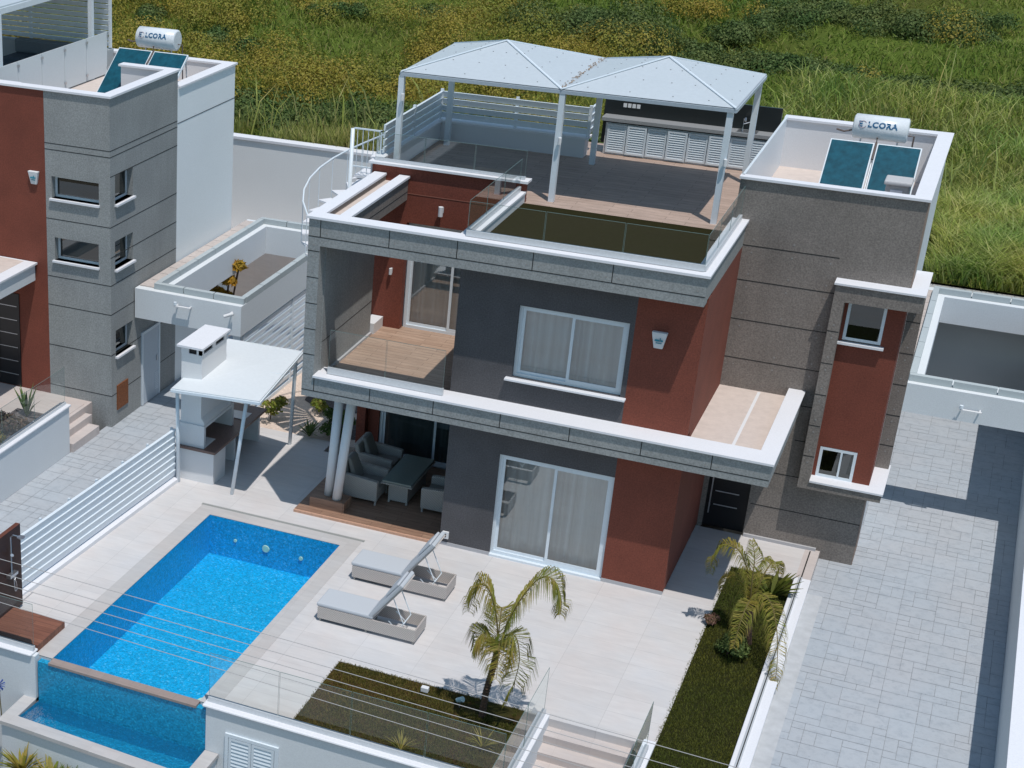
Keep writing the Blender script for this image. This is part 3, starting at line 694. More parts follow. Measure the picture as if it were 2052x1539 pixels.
# ============================================================ ROOF TERRACE THINGS
zt = 6.82
pg = thing("roof_pergola", (-4.1, 5.6, zt), "white double peaked canopy on six posts over the roof terrace", "pergola")
px = (-7.72, -4.15, -.58); py0, py1 = 3.72, 7.42; ze = 9.22
mb = MB()
for i in range(2):
    a, b = px[i], px[i+1]; c = ((a+b)/2, (py0+py1)/2, ze+.56)
    q = [(a, py0, ze+.03), (b, py0, ze+.03), (b, py1, ze+.03), (a, py1, ze+.03)]
    for k in range(4): mb.face([q[k], q[(k+1) % 4], c])
    for k in range(4): mb.face([Vector(q[(k+1) % 4])-Vector((0,0,.02)), Vector(q[k])-Vector((0,0,.02)), Vector(c)-Vector((0,0,.02))])
mb.build("roof_sheet", ROOFP, pg)
mb = MB()
for i in range(2):
    a, b = px[i], px[i+1]; c = Vector(((a+b)/2, (py0+py1)/2, ze+.572))
    for q in ((a, py0), (b, py0), (b, py1), (a, py1)): mb.beam((q[0], q[1], ze+.036), c, .04, .02); mb.beam((q[0]+(.03 if q[0] < c.x else -.03)*0, q[1]-.045, ze+.034), c-Vector((0, .045, .004)), .015, .012)
mb.build("hip_trim", ALU, pg)
mb = MB(); rd = random.Random(5)
for i in range(2):
    a, b = px[i], px[i+1]; cx, cy = (a+b)/2, (py0+py1)/2; hw = (b-a)/2
    for s in (.90, .60, .30):
        for k in range(4):
            for t in (-.8, -.25, .3, .75):
                if abs(t) > .95: continue
                if k == 0: x, y = cx+hw*s*t, cy-(py1-py0)/2*s
                elif k == 1: x, y = cx+hw*s, cy+(py1-py0)/2*s*t
                elif k == 2: x, y = cx-hw*s, cy+(py1-py0)/2*s*t
                else: continue
                z = ze+.03+.53*(1-s); mb.box(x-.012, x+.012, y-.012, y+.012, z, z+.012)
mb.build("screw_caps", plain("screw_cap", (.34, .36, .38), .6), pg)
mb = MB()
for y in (py0, py1): mb.box(px[0]-.02, px[2]+.02, y-.03, y+.03, ze-.065, ze+.008)
for x in px: mb.box(x-.03, x+.03, py0+.03, py1-.03, ze-.065, ze+.005)
mb.build("eave_beam", plain("grey_blue_beam", (.40, .47, .54), .4), pg)
for x, y in ((-7.70, 3.76), (-4.12, 3.76), (-.68, 3.78), (-7.70, 7.38), (-4.12, 7.30), (-.68, 7.38)):
    B(x-.06, x+.06, y-.06, y+.06, zt, ze-.065).build("post", ALU, pg)
RUSTL = plain("leaf_litter", (.30, .20, .12), .9, var=.4)
mb = MB()
for _ in range(110):
    t = rd.random(); x = -4.15+rd.gauss(0, .035); y = py0+.1+t*(py1-py0-.2); z = ze+.045+abs(x+4.15)*.3
    mb.box(x-.012, x+.012, y-.015, y+.015, z, z+.005)
tag(mb.build("leaf_litter", RUSTL, org=(-4.15, 5.5, 9.2)), "line of dry brown leaves in the valley of the roof canopy", "dry leaves", kind='stuff')
# wall and slat screens
SCR = None
def slat_screen(name, label, runs, z0, z1, n, posts, base=None, group=None, mat=None, cat="fence", th=.02, gap=.02):
    t = thing(name, (*[(runs[0][0][i]+runs[-1][1][i])/2 for i in (0, 1)], z0), label, cat, group)
    mb = MB(); h = (z1-z0)/n
    for a, b in runs:
        for i in range(n):
            za = z0+i*h+gap; zb2 = z0+(i+1)*h-.01
            a3, b3 = Vector((*a, 0)), Vector((*b, 0)); d = (b3-a3).normalized(); s = Vector((d.y, -d.x, 0))
            # slats lean: bottom forward
            mb.hexa([a3+s*.01+Vector((0,0,za)), b3+s*.01+Vector((0,0,za)), b3-s*.02+Vector((0,0,za)), a3-s*.02+Vector((0,0,za))],
                    [a3+s*.04+Vector((0,0,zb2)), b3+s*.04+Vector((0,0,zb2)), b3-s*.02+Vector((0,0,zb2)), a3-s*.02+Vector((0,0,zb2))])
    mb.build("slats", mat or ALU, t)
    for p in posts: B(p[0]-.035, p[0]+.035, p[1]-.035, p[1]+.035, z0-.02, z1+.04).build("post", ALU, t)
    return t
pl = thing("parapet_planter", (-6.2, 7.9, zt), "low white parapet wall round the rear left of the roof terrace", "wall")
mb = MB(); mb.box(-8.12, -4.45, 7.75, 8.15, zt, 7.26); mb.box(-8.26, -8.0, 3.64, 7.75, zt, 7.26); mb.build("wall", WHITE2, pl)
mb = MB(); mb.box(-8.15, -4.38, 7.72, 8.18, 7.26, 7.31); mb.box(-8.28, -7.97, 3.63, 7.72, 7.26, 7.309); mb.build("coping", COPE, pl)
slat_screen("slat_screen", "white slatted screen on the parapet at the rear left of the roof terrace", [((-8.08, 3.9), (-8.08, 7.9)), ((-8.08, 7.9), (-4.42, 7.9)), ((-4.42, 7.9), (-4.42, 8.6))][:2] + [((-4.42, 7.9), (-4.42, 8.6))], 7.33, 8.0, 4, [(-8.08, 7.9), (-4.42, 7.9), (-6.2, 7.93), (-8.08, 5.9)])
kt = thing("outdoor_kitchen", (-2.2, 8.6, zt), "outdoor kitchen with white louvred cupboards grey worktop and dark backsplash on the roof", "outdoor kitchen")
B(-4.15, -.30, 8.46, 8.78, zt, 7.58).build("carcass", WHITE2, kt)
nn = 8; kx0, kx1 = -4.10, -.32; kw = (kx1-kx0)/nn
for i in range(nn): louvre(kx0+i*kw+.008, kx0+(i+1)*kw-.008, 8.43-(.03 if i % 2 else 0), zt+.05, 7.55, 11, kt, "louvred_door", .045)
B(-4.25, -.26, 8.36, 8.78, 7.62, 7.70).build("worktop", STONEC, kt); B(-4.2, -.28, 8.42, 8.78, 7.58, 7.62).build("worktop_shadow_gap", BLACK, kt)
B(-4.30, -.26, 8.78, 8.84, 7.0, 8.26).build("backsplash", DKSTONE, kt)
mb = MB()
for i in range(4): mb.box(-3.86+i*.105, -3.78+i*.105, 8.765, 8.78, 7.90, 7.99)
mb.build("sockets", WHITE2, kt)
mb = MB(); mb.tube([(-1.05, 8.62, 7.70), (-1.05, 8.62, 7.98), (-1.0, 8.50, 8.02), (-.98, 8.40, 7.97)], .016, 8); mb.tube([(-1.05, 8.62, 7.86), (-.82, 8.58, 7.96)], .012, 6)
mb.box(-1.15, -.7, 8.4, 8.7, 7.70, 7.712)
tag(mb.build("mixer_tap", STEEL, org=(-1, 8.6, 7.7)), "chrome mixer tap on the worktop of the rooftop kitchen", "tap")
# solar heaters
def solar(loc, label, W=1.86, flip=1, yaw=0.0, half=1.0):
    t = thing("solar_water_heater", loc, label, "solar water heater")
    x, y, z = loc
    pz0, pz1, py_0, py_1 = z+.12, z+1.18, y-1.62, y-.22
    for k in (0, 1):
        a = x-W/2+k*(W/2+.03); b = a+W/2-.03; nrm = Vector((0, -(pz1-pz0), (py_1-py_0))).normalized(); o = nrm*.035
        def P_(xx, s): return Vector((xx, py_0+(py_1-py_0)*s, pz0+(pz1-pz0)*s))
        m = MB(); m.hexa([P_(a,0)-o, P_(b,0)-o, P_(b,1)-o, P_(a,1)-o], [P_(a,0)+o*.6, P_(b,0)+o*.6, P_(b,1)+o*.6, P_(a,1)+o*.6])
        c = m.build("collector", ALU, t)
        m = MB(); f = .025; q = [P_(a+f,.02)+o, P_(b-f,.02)+o, P_(b-f,.98)+o, P_(a+f,.98)+o]; q0 = [p-o*.5 for p in q]; m.hexa(q0, q); m.build("collector_glass", SOLAR, c)
    mb = MB()
    for xx in (x-W/2+.1, x+W/2-.1, x): mb = MB(); mb.tube([(xx, py_0, z), (xx, py_1, pz1-.04)], .018, 6); mb.tube([(xx, py_1+.2, z), (xx, py_1+.02, pz1-.03)], .018, 6); mb.tube([(xx, py_1+.2, z), (xx, py_0+.1, z+.06)], .015, 6); mb.build("frame", STEEL, t)
    tz = pz1+.30; ty = py_1+.22; tx0, tx1 = x-.53+.02, x+.53+.02
    mb = MB(); mb.tube([(tx0-.03, ty, tz), (tx0, ty, tz), (tx1, ty, tz), (tx1+.03, ty, tz)], [.22, .262, .262, .22], 28); tk = mb.build("tank", TANK, t)
    tk.data.polygons.foreach_set('use_smooth', [len(p.vertices) == 4 for p in tk.data.polygons])
    def curved(txt, x0, size, mat, nm, ang0=-.25):
        cu = bpy.data.curves.new("txt", 'FONT'); cu.body = txt; cu.size = size; cu.extrude = 0; cu.offset = .007; cu.space_character = 1.12; cu.resolution_u = 3
        o = bpy.data.objects.new("txt", cu); COL.objects.link(o); dg = bpy.context.evaluated_depsgraph_get(); me = bpy.data.meshes.new_from_object(o.evaluated_get(dg))
        bpy.data.objects.remove(o)
        bmm = bmesh.new(); bmm.from_mesh(me); bmesh.ops.triangulate(bmm, faces=bmm.faces)
        bmm.to_mesh(me); bmm.free()
        for v in me.vertices:
            a = .20 + v.co.y/.268; v.co = Vector((x0+v.co.x, ty-.268*math.cos(a), tz+.268*math.sin(a)))
        for v in me.vertices: v.co -= tk_loc
        me.materials.append(mat); ob_ = bpy.data.objects.new(nm, me); COL.objects.link(ob_); ob_.parent = tk; return ob_
    tk_loc = Vector(loc)
    curved("E", tx0+.08, .17, INK, "lettering"); curved("LCORA", tx0+.27, .17, INK, "lettering")
    m = MB(); pts = []
    for i in range(15):
        a = i/14*2*math.pi*.85+.5; uu = tx0+.17+.075*math.cos(a); vv = .05+.075*math.sin(a); an = .20+vv/.27
        pts.append((uu, ty-.27*math.cos(an), tz+.27*math.sin(an)))
    m.tube(pts, .006, 5); m.build("emblem_ring", plain("pale_red_ink", (.45, .35, .38), .5), tk)
    mb = MB(); mb.tube([(x+.0, ty-.24, tz-.16), (x, py_1, pz1+.02), (x, py_1-.4, pz1-.25)], .022, 8)
    mb.tube([(tx1+.04, ty, tz-.1), (tx1+.16, ty, tz-.1), (tx1+.16, ty+.05, z)], .018, 6); mb.tube([(tx0-.04, ty, tz-.1), (tx0-.2, ty-.05, tz-.14), (tx0-.36, ty, tz-.12)], .02, 6)
    mb.build("pipes", plain("pipe_lagging", (.12, .09, .08), .7), t)
    mb = MB()
    for xx in (x-.35, x+.4): mb.tube([(xx, ty, tz-.26), (xx, ty, z)], .018, 6)
    mb.build("tank_stand", STEEL, t)
    return t
solar((1.93, 7.55, 6.86), "solar water heater with two blue collectors on the grey tower roof at the right")
ac = thing("roof_cabinet", (2.65, 5.75, 6.8), "pale grey lidded plastic cabinet on the tower roof beside the collectors", "cabinet")
B(2.38, 2.84, 5.5, 5.92, 6.8, 7.66).build("body", plain("cabinet_grey", (.42, .42, .42), .6), ac, bevel=.03); B(2.34, 2.88, 5.42, 5.96, 7.66, 7.75).build("lid", plain("cabinet_lid", (.50, .50, .51), .6), ac, bevel=.03); B(2.48, 2.72, 5.485, 5.50, 7.45, 7.56).build("vent", COPE, ac)
# spiral staircase to the roof
sp = thing("spiral_staircase", (-9.15, 4.9, 0), "pale metal spiral staircase winding up beside the roof terrace", "staircase")
cx, cy = -8.78, 3.75
mb = MB(); mb.tube([(cx, cy, 0), (cx, cy, 7.86)], .045, 12); mb.build("centre_pole", ALU, sp, smooth=True)
mb = MB(); rail = []; N = 26; rad = 1.06
for i in range(N):
    a0 = R(58 + i*19); a1 = R(58 + (i+1)*19); z = 6.70 - i*.185
    if z < 4.4: break
    p = [(cx, cy, z), (cx+rad*math.cos(a0), cy+rad*math.sin(a0), z), (cx+rad*math.cos(a1), cy+rad*math.sin(a1), z)]
    mb.hexa([(cx+.02, cy, z-.04), p[1][:2]+(z-.04,), p[2][:2]+(z-.04,), (cx, cy+.02, z-.04)], [(cx+.02, cy, z), p[1], p[2], (cx, cy+.02, z)])
    rail.append(p[1])
mb.build("treads", COPE, sp)
mb = MB()
for p in rail: mb.tube([p, (p[0], p[1], p[2]+.95)], .009, 5)
mb.tube([(p[0], p[1], p[2]+.95) for p in rail], .022, 6); mb.build("handrail", ALU, sp)
gt_ = thing("landing_balustrade", (-8.6, 5.9, 6.8), "small pale metal balustrade at the head of the spiral staircase", "balustrade")
mb = MB(); a, b = (-9.2, 5.6), (-8.25, 5.6)
mb.box(-8.80, -8.13, 3.88, 3.92, 7.82, 7.85); mb.box(-8.80, -8.13, 3.88, 3.92, 6.95, 6.98)
for i in range(5): mb.box(-8.72+i*.13, -8.708+i*.13, 3.893, 3.907, 6.8, 7.84)
mb.box(-8.16, -8.13, 3.88, 3.92, 6.8, 7.86); mb.build("bars", ALU, gt_); B(-8.75, -8.13, 3.9, 4.6, 6.70, 6.76).build("landing", COPE, gt_)
# lamps
def wall_lamp(x, y, z, label, s=1.0, down=True):
    t = thing("wall_lamp", (x, y, z), label, "wall lamp", "small white wall lamps")
    B(x-.03*s, x+.03*s, y-.02, y, z-.06, z+.06).build("back_plate", ALU, t)
    m = MB(); m.tube([(x, y-.02, z), (x, y-.09*s, z)], .02, 8); m.tube([(x, y-.09*s, z-.10*s), (x, y-.09*s, z+.08*s)], .045*s, 12); m.build("lamp_head", WHITE2, t); return t
wall_lamp(-6.42, 3.36, 6.40, "white tubular lamp high on the red wall above the balcony", 1.2)
wall_lamp(-7.50, 3.36, 4.83, "small square white lamp on the red wall inside the balcony", .8)
wall_lamp(-.15, .9, 2.75, "white tubular lamp on the red side wall by the front door", 1.1)
for (x, y, z, l) in ((-7.62, 3.70, 8.72, "front left pergola post"), (-.62, 3.72, 8.15, "front right pergola post"), (-4.05, 3.70, 8.18, "front middle pergola post")):
    wall_lamp(x, y, z, "small white lamp fixed to the " + l, .8)
def alarm(x, y, z, label, s=1.0):
    t = thing("alarm_box", (x, y, z), label, "alarm box", "white alarm boxes")
    m = MB(); w0, w1 = .085*s, .15*s; h = .17*s
    m.hexa([(x-w0, y-.06, z-h), (x+w0, y-.06, z-h), (x+w0, y, z-h), (x-w0, y, z-h)], [(x-w1, y-.10, z+h), (x+w1, y-.10, z+h), (x+w1, y, z+h), (x-w1, y, z+h)]); m.build("housing", WHITE2, t, bevel=.012)
    m = MB(); m.box(x-.075*s, x+.01*s, y-.102, y-.09, z-.01, z+.025); m.box(x+.02*s, x+.035*s, y-.105, y-.09, z-.01, z+.06); m.box(x+.045*s, x+.08*s, y-.102, y-.09, z-.01, z+.025); m.box(x-.05, x+.06, y-.092, y-.08, z-.055, z-.04)
    m.build("printed_mark", plain("teal_print", (.02, .25, .35), .5), t); return t
alarm(-.80, -.004, 5.48, "white tapered alarm box on the red wall beside the upper bedroom window", 1.0)

# ============================================================ BARBECUE
bb = thing("barbecue", (-11, 2, 0), "white masonry barbecue with tall chimney and brown stone counter beside the slatted fence", "barbecue")
mb = MB(); mb.box(-11.42, -10.45, .30, .95, 0, .80); mb.box(-11.42, -10.6, 1.75, 1.85, 0, .80); mb.box(-11.42, -10.55, 3.05, 3.15, 0, .80); mb.box(-11.42, -11.36, .95, 3.15, 0, .80); mb.build("base", WHITE2, bb)
STONE_B = plain("brown_granite", (.17, .105, .09), .35, var=.3, grain=60)
mb = MB(); mb.box(-11.42, -10.40, .25, 3.2, .80, .86); mb.build("counter", STONE_B, bb)
mb = MB(); mb.box(-11.40, -10.72, .33, .42, .86, 1.36); mb.box(-11.40, -10.72, 1.85, 1.95, .86, 1.36); mb.box(-11.40, -11.34, .42, 1.85, .86, 1.36); mb.box(-11.40, -10.72, .42, .96, .86, .87); mb.box(-11.40, -10.72, .33, 1.95, 1.36, 1.42); mb.build("firebox", WHITE2, bb)
mb = MB(); mb.box(-11.34, -10.74, .36, 1.86, 1.42, 1.5); mb.hexa([(-11.34,.36,1.5),(-10.74,.36,1.5),(-10.74,1.86,1.5),(-11.34,1.86,1.5)], [(-11.34,.36,1.6),(-10.82,.36,1.6),(-10.82,1.66,1.6),(-11.34,1.66,1.6)]); mb.box(-11.34, -10.82, .36, 1.66, 1.6, 3.12)
mb.build("chimney", WHITE2, bb)
mb = MB(); mb.box(-11.34, -11.28, .34, 1.66, 3.12, 3.3); 
mb.box(-11.28,-10.82,.345,1.66,3.12,3.15)
for a, b in ((.34, .46), (.92, 1.08), (1.54, 1.66)): mb.box(-10.90, -10.82, a, b, 3.15, 3.3)
mb.box(-11.28, -11.15, .34, .38, 3.15, 3.3); mb.box(-10.95, -10.82, .34, .38, 3.15, 3.3); mb.box(-11.28, -10.84, 1.6, 1.66, 3.15, 3.3)
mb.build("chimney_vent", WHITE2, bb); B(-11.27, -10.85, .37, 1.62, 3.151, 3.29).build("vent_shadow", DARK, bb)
B(-11.42, -10.76, .26, 1.74, 3.3, 3.35).build("chimney_cap", COPE, bb)
mb = MB(); mb.tube([(-11.05, 2.3, .87), (-10.65, 2.3, .87)], .01, 6); mb.box(-11.15, -10.6, 2.3, 2.75, .86, .868); mb.build("sink", STEEL, bb)
bc = thing("barbecue_canopy", (-10.3, 1.4, 0), "flat white sheet canopy on thin slanting posts over the barbecue", "canopy")
q = [Vector(p) for p in ((-11.27, -.28, 2.50), (-9.09, -.28, 2.62), (-9.27, 2.55, 2.80), (-11.38, 2.95, 2.60))]
m = MB(); m.hexa([p-Vector((0,0,.03)) for p in q], q); m.build("roof_sheet", ROOFW, bc)
m = MB()
for a, b in ((0, 1), (1, 2), (2, 3), (3, 0)): m.beam(q[a]-Vector((0,0,.06)), q[b]-Vector((0,0,.06)), .05, .06)
c0, c1 = q[1].lerp(q[2], .52), q[0].lerp(q[3], .52); m.beam(c0+Vector((0,0,.004)), c1+Vector((0,0,.004)), .02, .008); m.build("rim", ALU, bc)
for a, b in (((-11.25, .10, 0), (-11.22, -.08, 2.46)), ((-9.86, .08, 0), (-9.50, -.02, 2.56)), ((-9.79, 3.28, 0), (-9.42, 2.55, 2.74)), ((-11.34, 3.2, 0), (-11.34, 2.9, 2.56))):
    m = MB(); m.tube([a, b], .045, 10); m.build("post", ALU, bc, smooth=True)
# ============================================================ FENCE by the pool
fa, fb_ = Vector((-11.70, -6.35, 0)), Vector((-11.36, .10, 0))
fn = thing("slatted_fence", (-11.5, -3, 0), "white horizontal slat fence along the left side of the pool deck", "fence")
mb = MB(); d = (fb_-fa).normalized(); s = Vector((d.y, -d.x, 0))
for i in range(7):
    z = .13+i*.172
    for k in range(1):
        p, q_ = fa, fb_
        mb.hexa([p+s*.0+Vector((0,0,z)), q_+s*.0+Vector((0,0,z)), q_-s*.03+Vector((0,0,z-.0)), p-s*.03+Vector((0,0,z-.0))], [p+s*.035+Vector((0,0,z+.165)), q_+s*.035+Vector((0,0,z+.165)), q_-s*.03+Vector((0,0,z+.172)), p-s*.03+Vector((0,0,z+.172))])
mb.build("slats", ALU, fn)
for k in range(7):
    p = fa.lerp(fb_, k/6)-s*.09; B(p.x-.025, p.x+.025, p.y-.025, p.y+.025, .05, 1.34).build("post", ALU, fn)
fk = MB(); fk.hexa([fa+s*.12-Vector((0,0,.3)), fb_+s*.12-Vector((0,0,.3)), fb_-s*.12-Vector((0,0,.3)), fa-s*.12-Vector((0,0,.3))], [fa+s*.12+Vector((0,0,.09)), fb_+s*.12+Vector((0,0,.09)), fb_-s*.12+Vector((0,0,.09)), fa-s*.12+Vector((0,0,.09))]); fk.build("kerb", COPE, fn)
# shower
sh = thing("outdoor_shower", (-11.42, -7, .1), "dark wooden shower panel with chrome fittings at the left edge of the deck", "shower")
B(-11.50, -11.40, -7.9, -6.56, .06, 1.88).build("wood_panel", WOODV, sh)
m = MB(); m.tube([(-11.36, -6.98, .95), (-11.36, -6.98, 1.78), (-11.30, -6.98, 1.84), (-11.12, -6.98, 1.84)], .014, 8); m.tube([(-11.12, -6.98, 1.845), (-11.12, -6.98, 1.83)], .08, 14); m.build("riser", STEEL, sh)
m = MB(); m.box(-11.40, -11.30, -7.12, -6.84, .92, .98); m.tube([(-11.33, -6.98, 1.38), (-11.28, -7.08, 1.45)], .03, 8); m.build("mixer_valve", STEEL, sh)
m = MB(); m.tube([(-11.32, -6.98, .92)]+[(-11.30, -6.98+.07*math.sin(t), .62-.12*math.cos(t)+.1*abs(t-1.5)/1.5) for t in [k*.3 for k in range(11)]]+[(-11.32, -6.9, .9)], .010, 6); m.build("hose", STEEL, sh)
sd = thing("shower_deck", (-10.8, -7.4, 0), "low reddish wooden plank platform under the shower", "platform")
B(-11.40, -10.22, -7.92, -6.90, .0, .15).build("platform", WOODD, sd)
tag(B(-12.4, -11.5, -7.95, -6.0, -3, .04).build("side_paving", DECK), kind='structure')

# ============================================================ LOUNGERS (local +x is the head end)
def lounger():
    t = thing("sun_lounger", (0, 0, 0), "grey wicker sun lounger with raised back nearest the front lawn", "sun lounger", "wicker sun loungers beside the pool")
    L, W_ = 2.05, .67
    m = MB(); z0, z1 = .07, .33
    m.box(0, L, 0, .03, z0, z1); m.box(0, L, W_-.03, W_, z0, z1); m.box(0, .03, .03, W_-.03, z0, z1); m.box(L-.03, L, .03, W_-.03, z0, z1)
    m.box(.03, 1.17, .03, W_-.03, z1-.03, z1-.002)
    m.build("wicker_frame", WICK, t, bevel=.006)
    for x, y in ((.05, .05), (L/2, .05), (L-.05, .05), (.05, W_-.05), (L/2, W_-.05), (L-.05, W_-.05)): B(x-.02, x+.02, y-.02, y+.02, 0, z0).build("foot", WICKD, t)
    m = MB(); m.box(-.03, 1.16, .0, W_, z1+.002, z1+.085); m.build("seat_cushion", CUSH, t, bevel=.03)
    a = R(54); lg = 1.02; c, s_ = math.cos(a), math.sin(a); hx, hz = 1.14, z1+.03
    def Q(u, v): return (hx+u*c-v*s_, hz+u*s_+v*c)
    for (u0, u1, v0, v1, nm, mt, y0, y1) in ((0, lg, -.015, .015, "back_frame", WICK, .03, W_-.03), (.0, lg+.02, .017, .095, "back_cushion", CUSH, 0, W_), (.60, .98, .097, .15, "head_pillow", CUSH, .04, W_-.04)):
        p = [Q(u0, v0), Q(u1, v0), Q(u1, v1), Q(u0, v1)]; m = MB()
        m.hexa([(p[0][0], y0, p[0][1]), (p[1][0], y0, p[1][1]), (p[1][0], y1, p[1][1]), (p[0][0], y1, p[0][1])], [(p[3][0], y0, p[3][1]), (p[2][0], y0, p[2][1]), (p[2][0], y1, p[2][1]), (p[3][0], y1, p[3][1])])
        m.build(nm, mt, t, bevel=.02 if mt is CUSH else 0)
    e = Q(.62, -.02); m = MB()
    for y in (.12, W_-.12): m.tube([(e[0], y, e[1]), (1.76, y, .34), (1.66, y, .16)], .010, 6); m.tube([(1.66, y, .16), (1.45, y, .33)], .008, 6)
    m.tube([(1.66, .12, .16), (1.66, W_-.12, .16)], .010, 6); m.tube([(1.76, .12, .34), (1.76, W_-.12, .34)], .010, 6)
    m.build("support_strut", ALU, t); return t
l1 = lounger(); l1.location = (-5.92, -4.30, 0)
l2 = copy_tree(l1); l2.location = (-5.93, -2.40, 0); l2['label'] = "grey wicker sun lounger with raised back between its twin and the patio"

# ============================================================ PATIO FURNITURE
def armchair(loc, rz, label, pillow=True):
    t = thing("wicker_armchair", (0, 0, 0), label, "armchair", "wicker armchairs on the patio")
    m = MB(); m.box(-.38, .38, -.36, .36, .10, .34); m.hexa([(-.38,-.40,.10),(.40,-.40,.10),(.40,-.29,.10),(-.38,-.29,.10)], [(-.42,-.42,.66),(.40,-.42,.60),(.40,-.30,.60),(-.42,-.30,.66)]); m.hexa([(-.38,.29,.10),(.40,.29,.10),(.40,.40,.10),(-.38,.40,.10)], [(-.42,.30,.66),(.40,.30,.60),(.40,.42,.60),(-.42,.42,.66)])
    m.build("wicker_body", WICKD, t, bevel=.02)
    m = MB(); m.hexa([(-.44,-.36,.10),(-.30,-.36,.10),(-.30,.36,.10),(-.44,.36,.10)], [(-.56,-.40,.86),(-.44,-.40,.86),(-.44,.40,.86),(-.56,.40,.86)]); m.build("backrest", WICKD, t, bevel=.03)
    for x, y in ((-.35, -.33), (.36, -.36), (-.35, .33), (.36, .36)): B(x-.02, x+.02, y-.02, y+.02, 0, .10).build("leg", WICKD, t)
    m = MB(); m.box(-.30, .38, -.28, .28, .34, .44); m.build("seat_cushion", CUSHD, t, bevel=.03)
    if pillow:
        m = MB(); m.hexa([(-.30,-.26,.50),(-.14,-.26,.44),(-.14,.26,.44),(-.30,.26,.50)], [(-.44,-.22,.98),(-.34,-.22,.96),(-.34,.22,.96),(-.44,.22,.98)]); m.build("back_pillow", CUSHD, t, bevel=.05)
    t.location = loc; t.rotation_euler = (0, 0, rz); return t
armchair((-7.05, 1.35, .06), 0, "wicker armchair nearest the round white columns")
armchair((-7.15, 2.55, .06), 0, "wicker armchair with pointed back pillow near the red wall")
armchair((-5.28, 1.55, .06), math.pi, "wicker armchair half hidden behind the grey wall", False)
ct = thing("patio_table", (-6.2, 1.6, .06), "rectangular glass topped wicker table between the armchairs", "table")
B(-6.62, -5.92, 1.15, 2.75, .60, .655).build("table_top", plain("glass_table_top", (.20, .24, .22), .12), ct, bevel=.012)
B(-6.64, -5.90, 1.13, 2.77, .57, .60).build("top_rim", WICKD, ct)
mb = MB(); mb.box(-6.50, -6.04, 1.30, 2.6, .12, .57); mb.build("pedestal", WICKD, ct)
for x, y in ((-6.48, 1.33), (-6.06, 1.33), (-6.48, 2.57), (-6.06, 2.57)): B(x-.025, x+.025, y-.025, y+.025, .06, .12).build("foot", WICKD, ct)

# ============================================================ NEIGHBOUR HOUSE (left)
N_ = thing("neighbour_villa", (-16.5, 5, 0), "neighbouring villa at the left edge with square windowed grey tower and red wall", "house")
ny0 = 2.44; nx1 = -14.33
# tower with real openings
def wall_openings(mb, x0, x1, z0, z1, y0, y1, ops, m=0, axis='x'):
    ops = sorted(ops, key=lambda o: o[2]); z = z0
    def bx(a, b, c, d):
        if b-a > 1e-4 and d-c > 1e-4:
            if axis == 'x': mb.box(a, b, y0, y1, c, d, m)
            else: mb.box(y0, y1, a, b, c, d, m)
    for o in ops:
        bx(x0, x1, z, o[2]); bx(x0, o[0], o[2], o[3]); bx(o[1], x1, o[2], o[3]); z = o[3]
    bx(x0, x1, z, z1)
fo = [(-15.95, -14.64, 5.58, 6.12), (-15.90, -14.66, 4.02, 4.60)]
so = [(2.68, 3.58, 5.58, 6.30), (2.66, 3.58, 3.95, 4.66), (2.67, 3.56, 1.68, 2.36)]
mb = MB(); wall_openings(mb, -16.12, nx1, ZD-1, 8.17, ny0, ny0+.22, fo)
zl = [6.92, 6.77, 5.06, 3.59, 2.86, 1.77, .68]
for z in (6.92, 6.77, 5.06, 3.59, 2.86-.02, 1.77, .68): mb.box(-16.12, nx1-.0, ny0-.004, ny0+.004, z-.008, z+.008, 1)
mb.build("tower_front", [CONCL, JOINT], N_)
mb = MB(); wall_openings(mb, ny0+.22, 5.95, ZD-1, 8.17, nx1-.22, nx1, so+[(4.02, 5.0, -.16, 1.86)] if False else so, axis='y')
for z in (6.92, 6.77, 6.3, 5.06, 4.3, 3.59, 2.84, 1.77, .68): mb.box(nx1-.004, nx1+.004, ny0, 5.95, z-.008, z+.008, 1)
mb.build("tower_side", [CONCL, JOINT], N_)
B(-16.1, nx1-.23, ny0+.5, 5.9, -1, 7.1).build("tower_core", ROOM, N_)
def winX(x0, x1, y, z0, z1):
    m = MB(); f_ = .06; m.box(x0, x0+f_, y-.03, y, z0, z1); m.box(x1-f_, x1, y-.03, y, z0, z1); m.box(x0+f_, x1-f_, y-.03, y, z0, z0+f_); m.box(x0+f_, x1-f_, y-.03, y, z1-f_, z1)
    f = m.build("window", ALU, N_); MB().face([(x0+f_, y-.015, z0+f_), (x1-f_, y-.015, z0+f_), (x1-f_, y-.015, z1-f_), (x0+f_, y-.015, z1-f_)]).build("glass_pane", DPANE, f)
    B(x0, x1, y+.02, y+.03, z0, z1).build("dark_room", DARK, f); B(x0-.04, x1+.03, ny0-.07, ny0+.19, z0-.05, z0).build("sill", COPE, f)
for o in fo: winX(o[0], o[1], ny0+.20, o[2], o[3])
def winY(y0, y1, x, z0, z1):
    m = MB(); f_ = .06; m.box(x, x+.03, y0, y0+f_, z0, z1); m.box(x, x+.03, y1-f_, y1, z0, z1); m.box(x, x+.03, y0+f_, y1-f_, z0, z0+f_); m.box(x, x+.03, y0+f_, y1-f_, z1-f_, z1)
    f = m.build("window", ALU, N_); MB().face([(x+.015, y0+f_, z0+f_), (x+.015, y1-f_, z0+f_), (x+.015, y1-f_, z1-f_), (x+.015, y0+f_, z1-f_)]).build("glass_pane", DPANE, f)
    B(x-.03, x-.02, y0, y1, z0, z1).build("dark_room", DARK, f); B(nx1-.19, nx1+.08, y0-.03, y1+.03, z0-.05, z0).build("sill", COPE, f)
for o in so: winY(o[0], o[1], nx1-.20, o[2], o[3])
